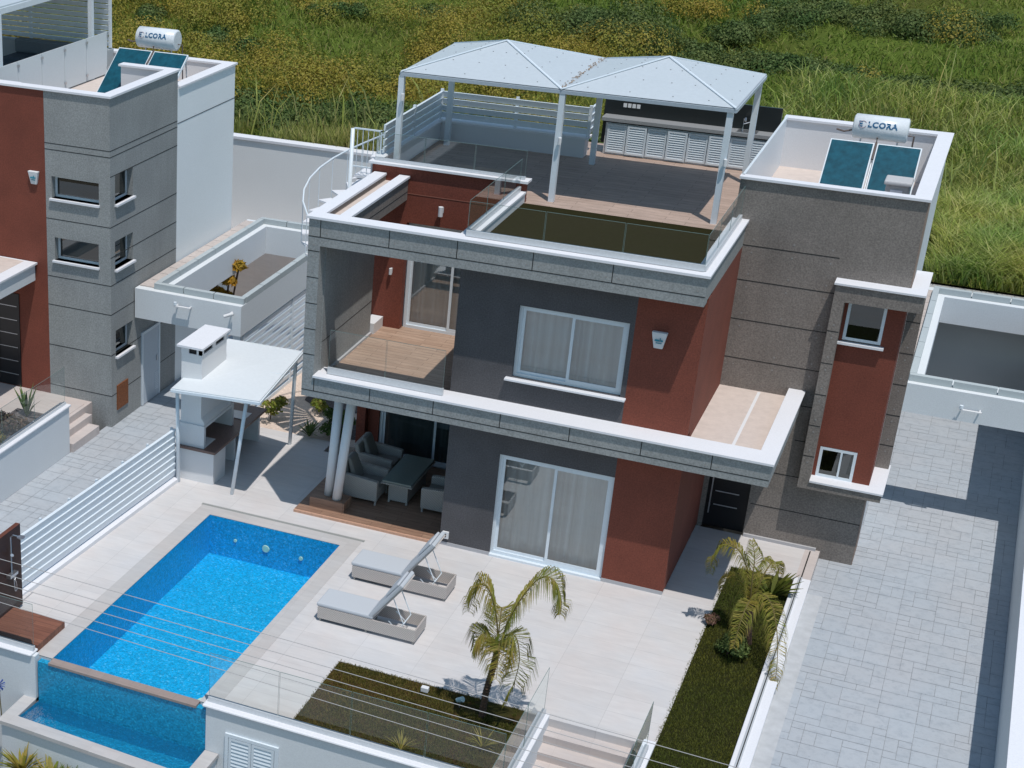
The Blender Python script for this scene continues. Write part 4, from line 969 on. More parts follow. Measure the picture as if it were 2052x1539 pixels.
mb = MB(); mb.box(-16.9, nx1+.05, ny0-.05, ny0+.24, 8.17, 8.22); mb.build("tower_coping", COPE, N_)
mb = MB(); mb.box(nx1-.26, nx1+.05, ny0+.24, 6.0, 8.17, 8.22); mb.box(-15.9, nx1-.26, 5.72, 6.0, 8.17, 8.219); mb.build("tower_coping", COPE, N_)
B(-15.85, nx1-.22, 5.77, 5.95, 7.1, 8.17).build("tower_parapet", WHITE2, N_)
B(-26, -16.12, ny0, ny0+.25, -1, 8.17).build("red_wall", RED, N_)
B(-26, -16.9, ny0-.05, ny0+.28, 8.17, 8.22).build("red_wall_coping", COPE, N_)
B(-26, nx1-.24, ny0+.26, 9.6, 7.1, 7.2).build("roof_floor", PINKF, N_)
B(nx1-.22, nx1-.002, 5.951, 9.35, -1, 7.73).build("white_side_wall", plaster("bright_side_plaster", (.80, .845, .87), .04, grain=40, big=.35), N_)
B(nx1-.003, nx1+.006, 5.96, 9.35, 6.70, 6.72).build("wall_groove", JOINT, N_) if False else None
mb = MB(); mb.hexa([(nx1,5.96,6.66),(nx1+.004,5.96,6.66),(nx1+.004,9.35,7.22),(nx1,9.35,7.22)], [(nx1,5.96,6.68),(nx1+.004,5.96,6.68),(nx1+.004,9.35,7.24),(nx1,9.35,7.24)]) ; 
B(nx1-.0, nx1+.004, 5.96, 9.35, 6.84, 6.856).build("wall_groove", JOINT, N_)
mb = MB(); mb.box(nx1-.28, nx1+.05, 6.0, 9.4, 7.73, 7.78); mb.box(-26, nx1-.28, 9.1, 9.4, 7.73, 7.779); mb.build("side_coping", COPE, N_)
B(-26, nx1-.22, 9.13, 9.35, -1, 7.73).build("rear_parapet", WHITE2, N_)
nd = B(nx1-.0, nx1+.03, 4.0, 5.0, ZD+.02, 1.87).build("side_door", plain("pale_blue_door", (.50, .57, .64), .5), N_)
mb = MB(); mb.box(nx1+.03, nx1+.045, 4.0, 4.07, ZD+.02, 1.87); mb.box(nx1+.03, nx1+.045, 4.93, 5.0, ZD+.02, 1.87); mb.box(nx1+.03, nx1+.045, 4.07, 4.93, 1.80, 1.87); mb.build("door_frame", ALU, nd)
mb = MB(); mb.box(nx1+.03, nx1+.06, 4.80, 4.83, .85, 1.0); mb.build("door_handle", STEEL, nd)
mb = MB(); [mb.box(nx1+.03, nx1+.04, 4.72, 4.9, .05+i*.05, .075+i*.05) for i in range(10)]; mb.build("vent_slots", ALU, nd)
B(nx1, nx1+.03, 2.70, 3.26, .22, .88).build("meter_hatch", RUST, N_)
B(-17.9, -16.98, ny0-.03, ny0-.001, .45, 2.95).build("front_door", BLACK, N_)
mb = MB()
for i in range(6): mb.box(-17.8, -17.05, ny0-.034, ny0-.03, .75+i*.37, .765+i*.37)
mb.tube([(-17.62, ny0-.08, .6), (-17.62, ny0-.08, 2.7)], .015, 6); mb.build("door_trim", STEEL, N_)
mb = MB(); mb.box(-24, -16.45, -.6, ny0-.06, 3.42, 3.83); mb.build("porch_slab", WHITE, N_)
B(-24, -16.40, -.6, ny0-.02, 3.83, 3.88).build("porch_coping", COPE, N_); B(-24, -16.75, -.3, ny0-.1, 3.88, 3.885).build("porch_screed", PINKF, N_)
B(-24, -14.9, -12, ny0-.002, -3, .42).build("patio", STEPT, N_)
alarm(-16.42, ny0-.002, 6.03, "white tapered alarm box on the neighbouring red wall beside the tower windows", .95)
# planter wall, steps
pw = thing("planter_wall", (-14.6, -3, 0), "white planter wall with glass railing beside the neighbouring stone driveway", "wall")
B(-14.70, -14.50, -12, .62, -3, 1.05).build("wall", WHITE, pw); B(-14.76, -14.46, -12, .66, 1.05, 1.11).build("coping", COPE, pw, bevel=.02)
railing("glass railing on the planter wall of the neighbouring villa", (-14.6, -12), (-14.6, .6), 1.11, .95, 9, chan=.06)
tag(B(-15.9, -14.70, -12, .5, -3, .78).build("planting_bed", GRAVEL), kind='structure')
ns = thing("entrance_steps", (-14.9, 1.3, 0), "white steps between the planter wall and the neighbouring tower", "steps")
mb = MB()
for i in range(3): mb.box(-14.9+i*.0-.3*(2-i)-.0, -14.45-.28*(2-i)+.28, .66, 1.95, -1, .42-.20*i+0)
mb = MB(); mb.box(-15.5, -15.0, .66, 2.2, -1, .43); mb.box(-15.0, -14.72, .66, 2.1, -1, .24); mb.box(-14.72, -14.42, .66, 1.95, -1, .05); mb.build("steps", STEPT, ns)
# neighbour roof terrace
npg = thing("roof_pergola", (-19.5, 3, 7.2), "corner of a white roof pergola on the neighbouring villa at the top left", "pergola")
mb = MB(); mb.box(-24, -17.98, 3.4, 9, 9.72, 9.76); mb.build("roof_sheet", ROOFP, npg); mb = MB(); mb.box(-18.02, -17.95, 3.4, 9, 9.58, 9.72); mb.box(-24, -18.02, 3.4, 3.47, 9.58, 9.72); mb.build("eave_beam", ALU, npg)
for x, y in ((-17.98, 8.0), (-18.0, 3.5)): B(x-.06, x+.06, y-.06, y+.06, 7.2, 9.58).build("post", ALU, npg)
slat_screen("slat_screen", "tall white slatted screen on the neighbouring roof terrace", [((-24, 9.0), (-17.95, 9.0))], 7.9, 10.6, 19, [(-17.95, 9.0), (-20.5, 9.03)])
tag(B(-24, -17.9, 8.7, 9.1, 7.2, 7.85).build("roof_bench_wall", plaster("shaded_parapet", (.34, .38, .40), .05), org=(-20, 8.9, 7.2)), "low grey wall below the slatted screen on the neighbouring roof", "wall")  # shade on the low wall is part of this grey plaster colour
fp = thing("frosted_panel_fence", (-17.9, 6, 7.2), "row of frosted white panels along the edge of the neighbouring roof terrace", "fence")
FR = plain("frosted_panel", (.62, .68, .72), .4, var=.02)
for i in range(5):
    y0 = 3.0+i*1.14; B(-17.90, -17.88, y0+.012, y0+1.13, 7.24, 8.36).build("panel", FR, fp)
mb = MB()
for i in range(6):
    y0 = 3.0+i*1.14
    for z in (7.4, 8.25): mb.box(-17.88, -17.85, y0-.03, y0+.05, z-.03, z+.03)
mb.build("clips", STEEL, fp)
sf = thing("roof_sofa", (-19.6, 6.8, 7.2), "dark blue outdoor sofa seen between the neighbouring pergola posts", "sofa")
B(-20.6, -18.6, 7.6, 8.4, 7.25, 7.62).build("seat", plain("sofa_blue", (.05, .075, .10), .9), sf, bevel=.04); B(-20.6, -18.6, 8.3, 8.6, 7.62, 8.0).build("backrest", plain("sofa_grey", (.13, .16, .18), .9), sf, bevel=.05)
solar((-15.55, 7.2, 7.17), "solar water heater with blue collectors and white tank on the neighbouring roof", W=2.0)

# ============================================================ CARPORT RINGS
def carport(name, label, x0, x1, y0, y1, z0, z1, bw_, frames, bwl=None, pink=True, bwr=None):
    t = thing(name, ((x0+x1)/2, (y0+y1)/2, 0), label, "carport", "white carport frames")
    bwl = bwl or bw_; bwr = bwr or bw_
    mb = MB(); mb.box(x0, x1, y0, y0+bw_, z0, z1); mb.box(x0, x1, y1-bw_, y1, z0, z1); mb.box(x0, x0+bwl, y0+bw_, y1-bw_, z0, z1); mb.box(x1-bwr, x1, y0+bw_, y1-bw_, z0, z1)
    mb.build("frame_beam", WHITE, t)
    mb = MB(); n = 12
    for i in range(n):
        ya = y0+bw_*.5+(y1-y0-bw_)*i/n; yb = y0+bw_*.5+(y1-y0-bw_)*(i+1)/n
        mb.box(x0+.03, x0+bwl*.62, ya+.012, yb-.012, z1, z1+.03)
    mb.build("loose_tiles", PINKT, t)
    # upstand kerb tiles round the opening
    k = .14; mb = MB(); ox0, ox1, oy0, oy1 = x0+bwl-.30, x1-bwr+.25, y0+.16, y1-bw_+.20
    hh = .15
    def run(a, b, fixed, ax):
        m_ = max(3, int((b-a)/1.0)); st_ = (b-a)/m_
        for i in range(m_):
            s0, s1 = a+i*st_+.012, a+(i+1)*st_-.012
            if ax == 'x': mb.box(s0, s1, fixed, fixed+k, z1+.004, z1+hh)
            else: mb.box(fixed, fixed+k, s0, s1, z1+.004, z1+hh)
    run(ox0, ox1, oy0, 'x'); run(ox0, ox1, oy1, 'x'); run(oy0+k, oy1, ox0, 'y'); run(oy0+k, oy1, ox1-k, 'y')
    mb.build("kerb_tiles", plaster("grey_kerb_tile", (.42, .47, .49), .08), t)
    mb = MB(); 
    for (x, y) in frames: mb.box(x-.1, x+.1, y-.1, y+.1, ZD, z0)
    if frames: mb.build("pillar", WHITE, t)
    return t
carport("carport", "white concrete carport frame between the grey tower and the driveway wall at the right", 3.32, 7.6, 6.72, 14.1, 2.32, 3.0, .68, [], bwl=.55, bwr=1.55)
carport("carport", "white concrete carport frame beside the neighbouring tower with a plant showing through", -14.30, -11.36, 3.62, 10.4, 2.42, 3.20, .40, [(-11.5, 3.80)], bwl=.75, bwr=.25)
def garage_light(x, y, z, label):
    t = thing("bulkhead_lamp", (x, y, z), label, "wall lamp", "white bracket lamps on the carport fascias")
    m = MB(); m.box(x-.22, x+.22, y-.16, y-.10, z, z+.03); m.box(x-.20, x-.17, y-.10, y, z, z+.03); m.box(x+.17, x+.20, y-.10, y, z, z+.03); m.build("bracket", WHITE2, t)
    m = MB(); m.tube([(x-.20, y-.13, z+.04), (x-.20, y-.13, z+.12)], .04, 8); m.build("lamp_head", ALU, t); return t
garage_light(4.95, 6.72, 2.62, "white bracket lamp on the fascia of the right carport")
garage_light(-12.9, 3.62, 2.95, "white bracket lamp on the fascia of the left carport")
cm = thing("security_camera", (-11.5, 3.6, 2.9), "small white security camera at the corner of the left carport", "camera")
mb = MB(); mb.tube([(-11.6, 3.62, 3.02), (-11.6, 3.50, 3.02)], .02, 6); mb.build("bracket", WHITE2, cm); mb = MB(); mb.tube([(-11.52, 3.52, 3.03), (-11.72, 3.40, 2.96)], .04, 10); mb.build("camera_body", WHITE2, cm)
# slatted side fence of the left carport
slat_screen("slatted_fence", "white slatted fence between the left carport and the sandy planting bed", [((-11.42, 10.4), (-11.42, 3.9))], -.1, 2.35, 13, [(-11.42, 10.4), (-11.42, 7), (-11.42, 3.92)], gap=.075)
# ============================================================ PLANTS
def blades(xs, ys, zs, h, w_, lean, curve=True, seed=1):
    """two-segment grass blades -> quads (N*2 faces of 4)"""
    r = np.random.default_rng(seed); n = len(xs); a = r.uniform(0, 2*np.pi, n)
    hh = h*r.uniform(.55, 1.25, n); ww = w_*r.uniform(.6, 1.3, n)
    dx, dy = np.cos(a), np.sin(a); b = r.uniform(0, 2*np.pi, n); lx = np.cos(b)*lean*hh; ly = np.sin(b)*lean*hh
    p0 = np.stack([xs, ys, zs-.01], -1)
    s = np.stack([dx*ww/2, dy*ww/2, np.zeros(n)], -1)
    m = p0+np.stack([lx*.35, ly*.35, hh*.6], -1); t = p0+np.stack([lx, ly, hh*r.uniform(.75, 1, n)], -1)
    V = np.stack([p0-s, p0+s, m+s*.7, m-s*.7, m-s*.7, m+s*.7, t+s*.12, t-s*.12], 1)
    return V.reshape(-1, 3)
def fbm(x, y, s, seed=0):
    r = np.random.default_rng(seed); o = np.zeros_like(x)
    for k in range(7):
        f = s*(1.7**k); a = r.uniform(0, 6.28, 4); c = r.uniform(-1, 1, 4)
        o += (np.sin(x*f*c[0]+y*f*c[1]+a[0])*np.cos(x*f*c[2]-y*f*c[3]+a[1]))/(1.35**k)
    return o/2.2
# lawns
n = 26000; x = rng.uniform(-4.97, -1.03, n); y = rng.uniform(-7.86, -5.48, n); keep = fbm(x, y, 2.0, 3) > -.55
x, y = x[keep], y[keep]
tag(fastmesh("lawn_grass", blades(x, y, np.full(len(x), -.01), .055, .012, .5, seed=2), None, GRASSL, org=(-3, -6.7, 0), nper=4), "patchy olive and brown lawn between the loungers and the garden wall", "grass", kind='stuff')
n = 30000; x = rng.uniform(1.02, 2.35, n)+rng.normal(0, .015, n); x = np.minimum(x, 2.34); y = rng.uniform(-9, 1.97, n)
tag(fastmesh("lawn_grass", blades(x, y, np.full(n, -.01), .06, .012, .55, seed=4), None, GRASSG, org=(1.7, -3, 0), nper=4), "dark green lawn strip between the entrance path and the driveway kerb", "grass", kind='stuff')
n = 12000; x = rng.uniform(7.1, 9, n); y = rng.uniform(-8, -0, n)
tag(fastmesh("lawn_grass", blades(x, y, np.full(n, -.45), .10, .016, .6, seed=5), None, MEADOW, org=(8, -4, 0), nper=4), "bright grass beyond the driveway wall at the lower right corner", "grass", kind='stuff')

# meadow
def vis(n, y0, y1, seed, pw=1.25):
    r = np.random.default_rng(seed); y = y0+(y1-y0)*r.random(n)**pw
    t = r.uniform(-.80, .06, n); return 4.28+(y+30.9)*t, y
def hmask(x, y):
    """where scrub grows rather than open grass"""
    g = fbm(x, y*1.5, .20, 12)+.30*fbm(x, y, .6, 2)
    left = np.clip((-6-x)*.05, -.35, .30)
    return g+left-np.where(y < 22.5, .8, 0)-np.clip((y-52)*.02, 0, .3)
def tufts(x, y, h, wd, lean, mat, name, label, seed, far=.016):
    V = blades(x, y, hgt(x, y), 1.0, wd, lean, seed=seed).reshape(-1, 8, 3); base = np.stack([x, y, hgt(x, y)], -1)[:, None, :]
    V = base+(V-base)*np.stack([np.maximum(h, .35), np.maximum(h, .35), h], -1)[:, None, :]
    wv = rng.normal(0, 1, (len(x), 1, 3))*np.array([1, 1, 0]); wv /= np.linalg.norm(wv, axis=2, keepdims=True) if False else np.sqrt((wv**2).sum(2, keepdims=True))+1e-9
    sgn = np.array([-1, 1, .7, -.7, -.7, .7, .1, -.1])[None, :, None]; dist = np.sqrt((x-4.3)**2+(y+31)**2)
    V = V+wv*sgn*(far*dist[:, None, None]/45)
    return tag(fastmesh(name, V.reshape(-1, 3), None, mat, org=(-8, 40, 3), nper=4), label, "grass", kind='stuff')
def ok_(x, y): return ~((x < 3.4) & (y < 18.3))
x, y = vis(170000, 14.4, 85, 11); k = ok_(x, y); x, y = x[k], y[k]
tufts(x, y, .22+.32*np.clip(fbm(x, y, .22, 5)+.4, 0, 1), .04, .8, MEADOW, "meadow_grass", "rough green meadow grass covering the ground behind the houses", 6)
r = np.random.default_rng(22)
x = r.uniform(-3, 14, 80000); y = 14.45+r.exponential(7, 80000); k = ok_(x, y) & (y < 34) & (x < 4.5+(y+31)*.06+4); x, y = x[k], y[k]
tufts(x, y, .55+.45*np.clip(fbm(x, y, .55, 15)+.3, 0, 1), .035, .75, LUSH, "lush_grass", "tall lush green grass right of the grey tower roof", 16, .010)
# reeds above the rear wall and a yellowish tall band on the right
n = 15000; x = np.concatenate([r.uniform(-22, -3.5, n), r.uniform(-7, 5, n)]); y = np.concatenate([18.3+np.abs(r.normal(0, 1.1, n)), 27+r.normal(0, 2.2, n)]); d_ = fbm(x, y, .7, 9); k = (d_ > -.35) & ok_(x, y); x, y, d_ = x[k], y[k], d_[k]
tufts(x, y, np.where(y < 23, 1.0, .65)*np.clip(.9+.5*d_, .4, 1.4), .03, .28, REEDS, "reed_grass", "tall yellow green reeds growing along the top of the rear retaining walls", 8, .008)
x = np.concatenate([r.uniform(-19, -8.8, 70), r.uniform(1.2, 8, 60)]); y = np.concatenate([18.5+r.exponential(1.5, 70), 16+r.exponential(9, 60)])
tufts(x, y, np.full(len(x), 1.9), .03, .55, REEDS, "dry_stalks", "scattered long pale dry stalks standing above the reeds", 14, .008)
def leafcloud(centres, radii, n, size, seed, flat=.6, nj=.55):
    r = np.random.default_rng(seed)
    idx = r.choice(len(centres), n, p=(radii**2)/np.sum(radii**2)); c = centres[idx]; R_ = radii[idx]
    d = r.normal(0, 1, (n, 3)); d /= np.linalg.norm(d, axis=1, keepdims=True); d[:, 2] = np.abs(d[:, 2])*.95-.05
    rr = R_*(r.uniform(.62, 1.06, n)); p = c+d*rr[:, None]*np.array([1, 1, flat])
    nrm = d+r.normal(0, nj, (n, 3)); nrm /= np.linalg.norm(nrm, axis=1, keepdims=True)
    t = np.cross(nrm, r.normal(0, 1, (n, 3))); t /= np.linalg.norm(t, axis=1, keepdims=True)+1e-9; b = np.cross(nrm, t)
    s = size*r.uniform(.6, 1.4, n)[:, None]
    return np.stack([p-t*s, p+b*s*.55, p+t*s, p-b*s*.55], 1).reshape(-1, 3)
x, y = vis(2100, 22.5, 84, 31, 1.1); k = hmask(x, y) > .10; x, y = x[k], y[k]; rad = np.clip(rng.lognormal(-.30, .42, len(x)), .3, 1.7)*(1+.004*(y-20))
cen = np.stack([x, y, hgt(x, y)+rad*.05], -1)
tag(fastmesh("heath_scrub", leafcloud(cen, rad, 430000, .048, 41, flat=1.05, nj=.28), None, HEATH, org=(-10, 45, 3), nper=4), "mass of low brownish green scrub spreading over the meadow", "scrub", kind='stuff')
x = np.concatenate([r.uniform(-24, -7, 150), r.uniform(-9, 6, 90), r.uniform(-7, 3, 70)]); y = np.concatenate([21.7+r.normal(0, .7, 150), 37.5+r.normal(0, 1.2, 90), 49+r.normal(0, 1.2, 70)]); rad = np.clip(r.normal(.75, .25, len(x)), .35, 1.3)
cen = np.stack([x, y, hgt(x, y)], -1)
tag(fastmesh("dark_undergrowth", leafcloud(cen, rad, 110000, .06, 43, flat=.7, nj=.35), None, BUSHL, org=(-10, 25, 3), nper=4), "continuous dark green undergrowth in bands across the meadow", "undergrowth", kind='stuff')
# distinct bushes
spots = [(-26.7, 34.2, .9, "rounded dark green bush behind the tank of the neighbouring solar heater"), (-22.8, 38.5, 1.0, "dark bush in the meadow right of the neighbouring roof"),
 (-29.3, 44, 1.0, "dark bush near the top left of the meadow"), (-20.5, 44.5, .85, "dark bush high in the meadow left of the pergola"),
 (-13.2, 43, 3.0, "largest dark green bush behind the left pergola peak"), (-9.2, 42.2, 1.4, "dark bush just right of the left pergola peak"), (-6.9, 46, 1.3, "dark bush far behind the valley of the pergola roof"),
 (-7.2, 40.2, 1.1, "dark bush behind the right pergola peak"), (-3.8, 36.2, 1.0, "dark bush beyond the right end of the pergola"), (-1.9, 50, 1.3, "dark bush at the upper right of the meadow"), (.2, 47.6, 1.2, "dark bush in the far right shade band"),
 (1.5, 56, 1.4, "dark bush near the top right corner"), (-5.2, 57, 1.3, "dark bush at the top edge above the pergola"), (-31.5, 36.5, .9, "dark bush close to the neighbouring pergola"), (-24.6, 33.1, .8, "low dark bush behind the right end of the neighbouring roof"), (-17.0, 27.2, .9, "dark bush above the reeds left of the pergola")]
for i, (bx_, by_, br, lb) in enumerate(spots):
    z = float(hgt(np.array([bx_]), np.array([by_]))[0]); t = thing("bush", (bx_, by_, z), lb, "bush", "dark bushes in the meadow")
    rr = random.Random(i); cs = np.array([(bx_+rr.gauss(0, br*.5), by_+rr.gauss(0, br*.4), z+rr.uniform(.0, .35)*br) for _ in range(9)]); ra = np.array([br*rr.uniform(.35, .7) for _ in range(9)])
    fastmesh("foliage", leafcloud(cs, ra, int(3200*max(1, br*br*.9)), .06, 60+i, flat=.95, nj=.35), None, BUSHL, parent=t, nper=4)
    MB().tube([(bx_, by_, z-.1), (bx_+.05, by_, z+.4*br)], .05, 6).build("stem", BARK, t)
# dry reddish shrubs by the stair head
for i, (bx_, by_, br, lb) in enumerate([(-12.3, 18.8, .9, "dry reddish shrub behind the head of the spiral staircase"), (-10.9, 19.0, .7, "dry reddish shrub touching the roof landing balustrade"), (-.2, 19.6, .8, "dry reddish shrub under the right end of the pergola")]):
    z = 3.0; t = thing("dry_shrub", (bx_, by_, z), lb, "shrub", "dry reddish shrubs")
    rr = random.Random(90+i); cs = np.array([(bx_+rr.gauss(0, br*.5), by_+rr.gauss(0, .3), z+rr.uniform(.0, .9)*br) for _ in range(9)]); ra = np.array([br*rr.uniform(.3, .55) for _ in range(9)])
    fastmesh("foliage", leafcloud(cs, ra, 2600, .045, 80+i, flat=.9), None, BRUSHL, parent=t, nper=4)
    MB().tube([(bx_, by_, z-.1), (bx_, by_, z+.4)], .03, 6).build("stem", BARK, t)

def spline(pts, n):
    P = [Vector(p) for p in pts]; P = [P[0]*2-P[1]]+P+[P[-1]*2-P[-2]]; out = []
    for i in range(len(P)-3):
        for k in range(n):
            t = k/n; a, b, c, d = P[i:i+4]
            out.append(.5*((2*b)+(c-a)*t+(2*a-5*b+4*c-d)*t*t+(3*b-a-3*c+d)*t*t*t))
    out.append(P[-2]); return out
def frond(parent, pts, ll, seed, dens=14, droop=.72, wd=.0065, mat=PALML):
    rr = random.Random(seed); c = spline(pts, dens); m = MB(); n = len(c)
    m.tube(c[::2]+([c[-1]] if n % 2 == 0 else []), [.016*(1-.75*i/len(c[::2])) for i in range(len(c[::2])+(1 if n % 2 == 0 else 0))], 5, 1)
    for i in range(2, n):
        d = (c[min(i+1, n-1)]-c[i-1]).normalized(); s = d.cross(Vector((0, 0, 1)))
        if s.length < .2: s = d.cross(Vector((.3, -1, 0)))
        s.normalize(); f = i/n; L = ll*(.45+1.1*math.sin(math.pi*min(1, f*.95+.08)))*.8
        for sg in (-1, 1):
            for rep in range(4):
                o = c[i]+(c[i-1]-c[i])*rep/4
                v = (s*sg*rr.uniform(.6, 1.1)+d*rr.uniform(.35, .8)+Vector((0, 0, rr.uniform(-.1, .35)))).normalized()
                p1 = o+v*L*.5; p2 = p1+(v*(1-droop)+Vector((0, 0, -droop))).normalized()*L*rr.uniform(.4, .6)
                e = v.cross(Vector((rr.uniform(-1, 1), rr.uniform(-1, 1), 1))).normalized()*wd
                m.face([o-e*.5, o+e*.5, p1+e, p1-e]); m.face([p1-e, p1+e, p2+e*.15, p2-e*.15])
    return m.build("frond", [mat, STALK], parent)
def palm(base, trunk, fronds, label, ll=.42):
    t = thing("palm_tree", base, label, "palm tree")
    m = MB(); m.tube(spline(trunk, 5), [.062-.02*i/(len(trunk)*5) for i in range(len(spline(trunk, 5)))], 10)
    sp_ = spline(trunk, 8)
    for i, p in enumerate(sp_): m.tube([p-Vector((0, 0, .012)), p+Vector((0, 0, .012))], [.068, .055], 9)
    m.build("trunk", BARK, t)
    for i, f in enumerate(fronds): frond(t, f, ll, i*7+int(base[0]*10), dens=int(max(8, 40/len(f))))
    return t
palm((-1.96, -6.05, 0), [(-1.96, -6.05, -.02), (-1.93, -6.05, .5), (-1.86, -6.05, 1.0), (-1.81, -6.05, 1.4)], [
 [(-1.81, -6.05, 1.35), (-1.86, -6.05, 1.95), (-1.98, -6.08, 2.45), (-2.15, -6.1, 2.72), (-2.30, -6.1, 2.55), (-2.38, -6.1, 2.1)],
 [(-1.81, -6.05, 1.40), (-1.66, -6.02, 2.1), (-1.48, -5.98, 2.6), (-1.22, -5.95, 3.02), (-.98, -5.95, 3.02), (-.83, -5.95, 2.72), (-.80, -5.95, 2.40)],
 [(-1.80, -6.05, 1.35), (-1.66, -6.2, 1.85), (-1.45, -6.3, 1.95), (-1.33, -6.35, 1.55), (-1.38, -6.35, 1.05), (-1.50, -6.35, .62)],
 [(-1.82, -6.05, 1.35), (-1.95, -6.15, 1.75), (-2.08, -6.25, 1.78), (-2.18, -6.3, 1.5)],
 [(-1.80, -6.05, 1.3), (-1.74, -6.25, 1.75), (-1.66, -6.55, 1.75), (-1.6, -6.75, 1.3)],
 [(-1.82, -6.05, 1.3), (-1.88, -5.8, 1.85), (-1.95, -5.5, 2.0), (-2.0, -5.3, 1.6)],
], "small feather palm with drooping golden fronds in the front lawn", .48)
palm((1.90, -1.10, 0), [(1.92, -1.15, -.02), (1.86, -1.08, .4), (1.80, -1.0, .85)], [
 [(1.80, -1.0, .8), (1.66, -.95, 1.4), (1.42, -.9, 1.82), (1.15, -.9, 1.90), (.98, -.9, 1.62), (.95, -.9, 1.2)],
 [(1.80, -1.0, .8), (1.98, -1.2, 1.15), (2.22, -1.5, 1.15), (2.44, -1.95, .85), (2.58, -2.35, .40), (2.62, -2.55, .0)],
 [(1.80, -1.0, .8), (1.82, -1.5, 1.1), (1.78, -1.95, .95), (1.75, -2.25, .45)],
 [(1.80, -1.0, .8), (1.95, -.5, 1.35), (2.05, -.1, 1.35), (2.15, .2, .95)],
 [(1.80, -1.0, .8), (1.76, -1.0, 1.3), (1.72, -.9, 1.75), (1.60, -.7, 2.0)],
 [(1.80, -1.0, .8), (1.5, -.7, 1.2), (1.3, -.45, 1.0), (1.18, -.3, .55)],
], "bushy palm overhanging the driveway kerb in the dark lawn strip", .32)
def small_plant(pos, r_, h_, label, name, cat, mat, n=900, size=.04, lumps=6, group=None, flat=.9, stems=True):
    t = thing(name, pos, label, cat, group); rr = random.Random(int(pos[0]*31+pos[1]*17)); x_, y_, z_ = pos
    cs = np.array([(x_+rr.gauss(0, r_*.4), y_+rr.gauss(0, r_*.4), z_+rr.uniform(.15, .8)*h_) for _ in range(lumps)]); ra = np.array([r_*rr.uniform(.4, .7) for _ in range(lumps)])
    fastmesh("foliage", leafcloud(cs, ra, n, size, int(abs(x_)*100), flat=flat), None, mat, parent=t, nper=4)
    if stems: MB().tube([(x_, y_, z_-.02), (x_, y_, z_+h_*.6)], .015, 6).build("stem", BARK, t)
    return t
small_plant((1.62, -1.75, 0), .34, .35, "round dark bush at the foot of the palm in the lawn strip", "shrub", "shrub", BUSHL, 1600, .035)
small_plant((1.10, -.75, 0), .16, .2, "pinkish flowering shrub at the path edge of the lawn strip", "shrub", "shrub", leafm("pink_flower_leaves", [(.28, .14, .13), (.10, .08, .03), (.35, .22, .20)]), 900, .028)
def spiky(pos, n, L, wd, label, name, cat, mat, up=1.0, seed=1):
    t = thing(name, pos, label, cat); rr = random.Random(seed); m = MB()
    for i in range(n):
        a = rr.uniform(0, 6.28); u = rr.uniform(.4, 1.0)*up; v = Vector((math.cos(a)*rr.uniform(.3, .9), math.sin(a)*rr.uniform(.3, .9), u)).normalized(); l = L*rr.uniform(.7, 1.1)
        o = Vector(pos); p1 = o+v*l*.55; p2 = p1+(v+Vector((0, 0, -.35))).normalized()*l*.45; e = v.cross(Vector((0, 0, 1))).normalized()*wd
        m.face([o-e*.3, o+e*.3, p1+e, p1-e]); m.face([p1-e, p1+e, p2+e*.1, p2-e*.1])
    m.build("leaves", mat, t); return t
spiky((2.0, .95, 0), 22, .75, .05, "broad leaved strelitzia plant against the end of the stone ledge", "strelitzia", "plant", GRASSG, seed=3)
spiky((-2.9, -7.75, 0), 34, .38, .008, "spiky grass tuft spilling over the front wall coping", "grass_tuft", "plant", PALML, .9, seed=4)
spiky((-1.65, -7.0, 0), 34, .42, .008, "spiky grass tuft in the lawn below the palm", "grass_tuft", "plant", PALML, .9, seed=5)
spiky((-9.55, 3.95, 0), 26, .5, .03, "bright green spiky plant in the sand bed by the canopy post", "spiky_plant", "plant", BUSHL, 1.2, seed=8)
small_plant((-10.85, 4.5, 0), .35, .9, "leafy green sapling growing behind the barbecue counter", "sapling", "plant", MEADOW, 500, .05)
small_plant((-9.35, 5.0, 0), .40, .35, "low dark green shrub on the gravel patch in the sand bed", "shrub", "shrub", BUSHL, 1000, .04)
small_plant((-8.9, 4.3, 0), .42, .35, "dark round shrub nearest the patio corner in the sand bed", "shrub", "shrub", BUSHL, 1000, .04)
small_plant((-9.9, 5.5, 0), .32, .35, "yellow green shrub in the middle of the sand bed", "shrub", "shrub", MEADOW, 500, .04)
small_plant((-10.55, 7.0, 0), .35, 1.7, "tall thin dark plant behind the corner of the barbecue canopy", "tall_plant", "plant", BUSHL, 700, .06, 10)
small_plant((-9.7, 7.4, 0), .35, .7, "green bush beside the slatted carport fence", "shrub", "shrub", BUSHL, 700, .05)
spiky((-15.42, .15, .78), 14, .85, .04, "cactus like green plant in the neighbouring planter", "spiky_plant", "plant", BUSHL, 2.2, seed=12)
small_plant((-15.35, -.9, .78), .45, .4, "dry purplish brown shrub in the neighbouring planter behind the glass", "shrub", "shrub", leafm("purple_brown", [(.12, .07, .07), (.08, .07, .03), (.2, .14, .11)]), 1400, .04)
small_plant((-15.2, -2.1, .78), .45, .4, "olive and brown shrub at the left end of the neighbouring planter", "shrub", "shrub", HEATH, 1400, .04)
spiky((-9.75, -9.35, -1.75), 50, .6, .03, "yellow green shrub at the foot of the basin wall in the lower left corner", "low_shrub", "shrub", PALML, 1, seed=21)
spiky((-9.1, -9.4, -1.75), 50, .55, .03, "olive shrub between two others below the basin wall", "low_shrub", "shrub", PALML, 1, seed=22)
spiky((-8.7, -9.4, -1.75), 50, .5, .03, "dark green shrub below the basin wall furthest right of the row", "low_shrub", "shrub", BUSHL, 1, seed=23)
ag = thing("agapanthus", (-10.46, -8.75, -.95), "single blue flower head on a thin stalk beside the basin rim", "flower")
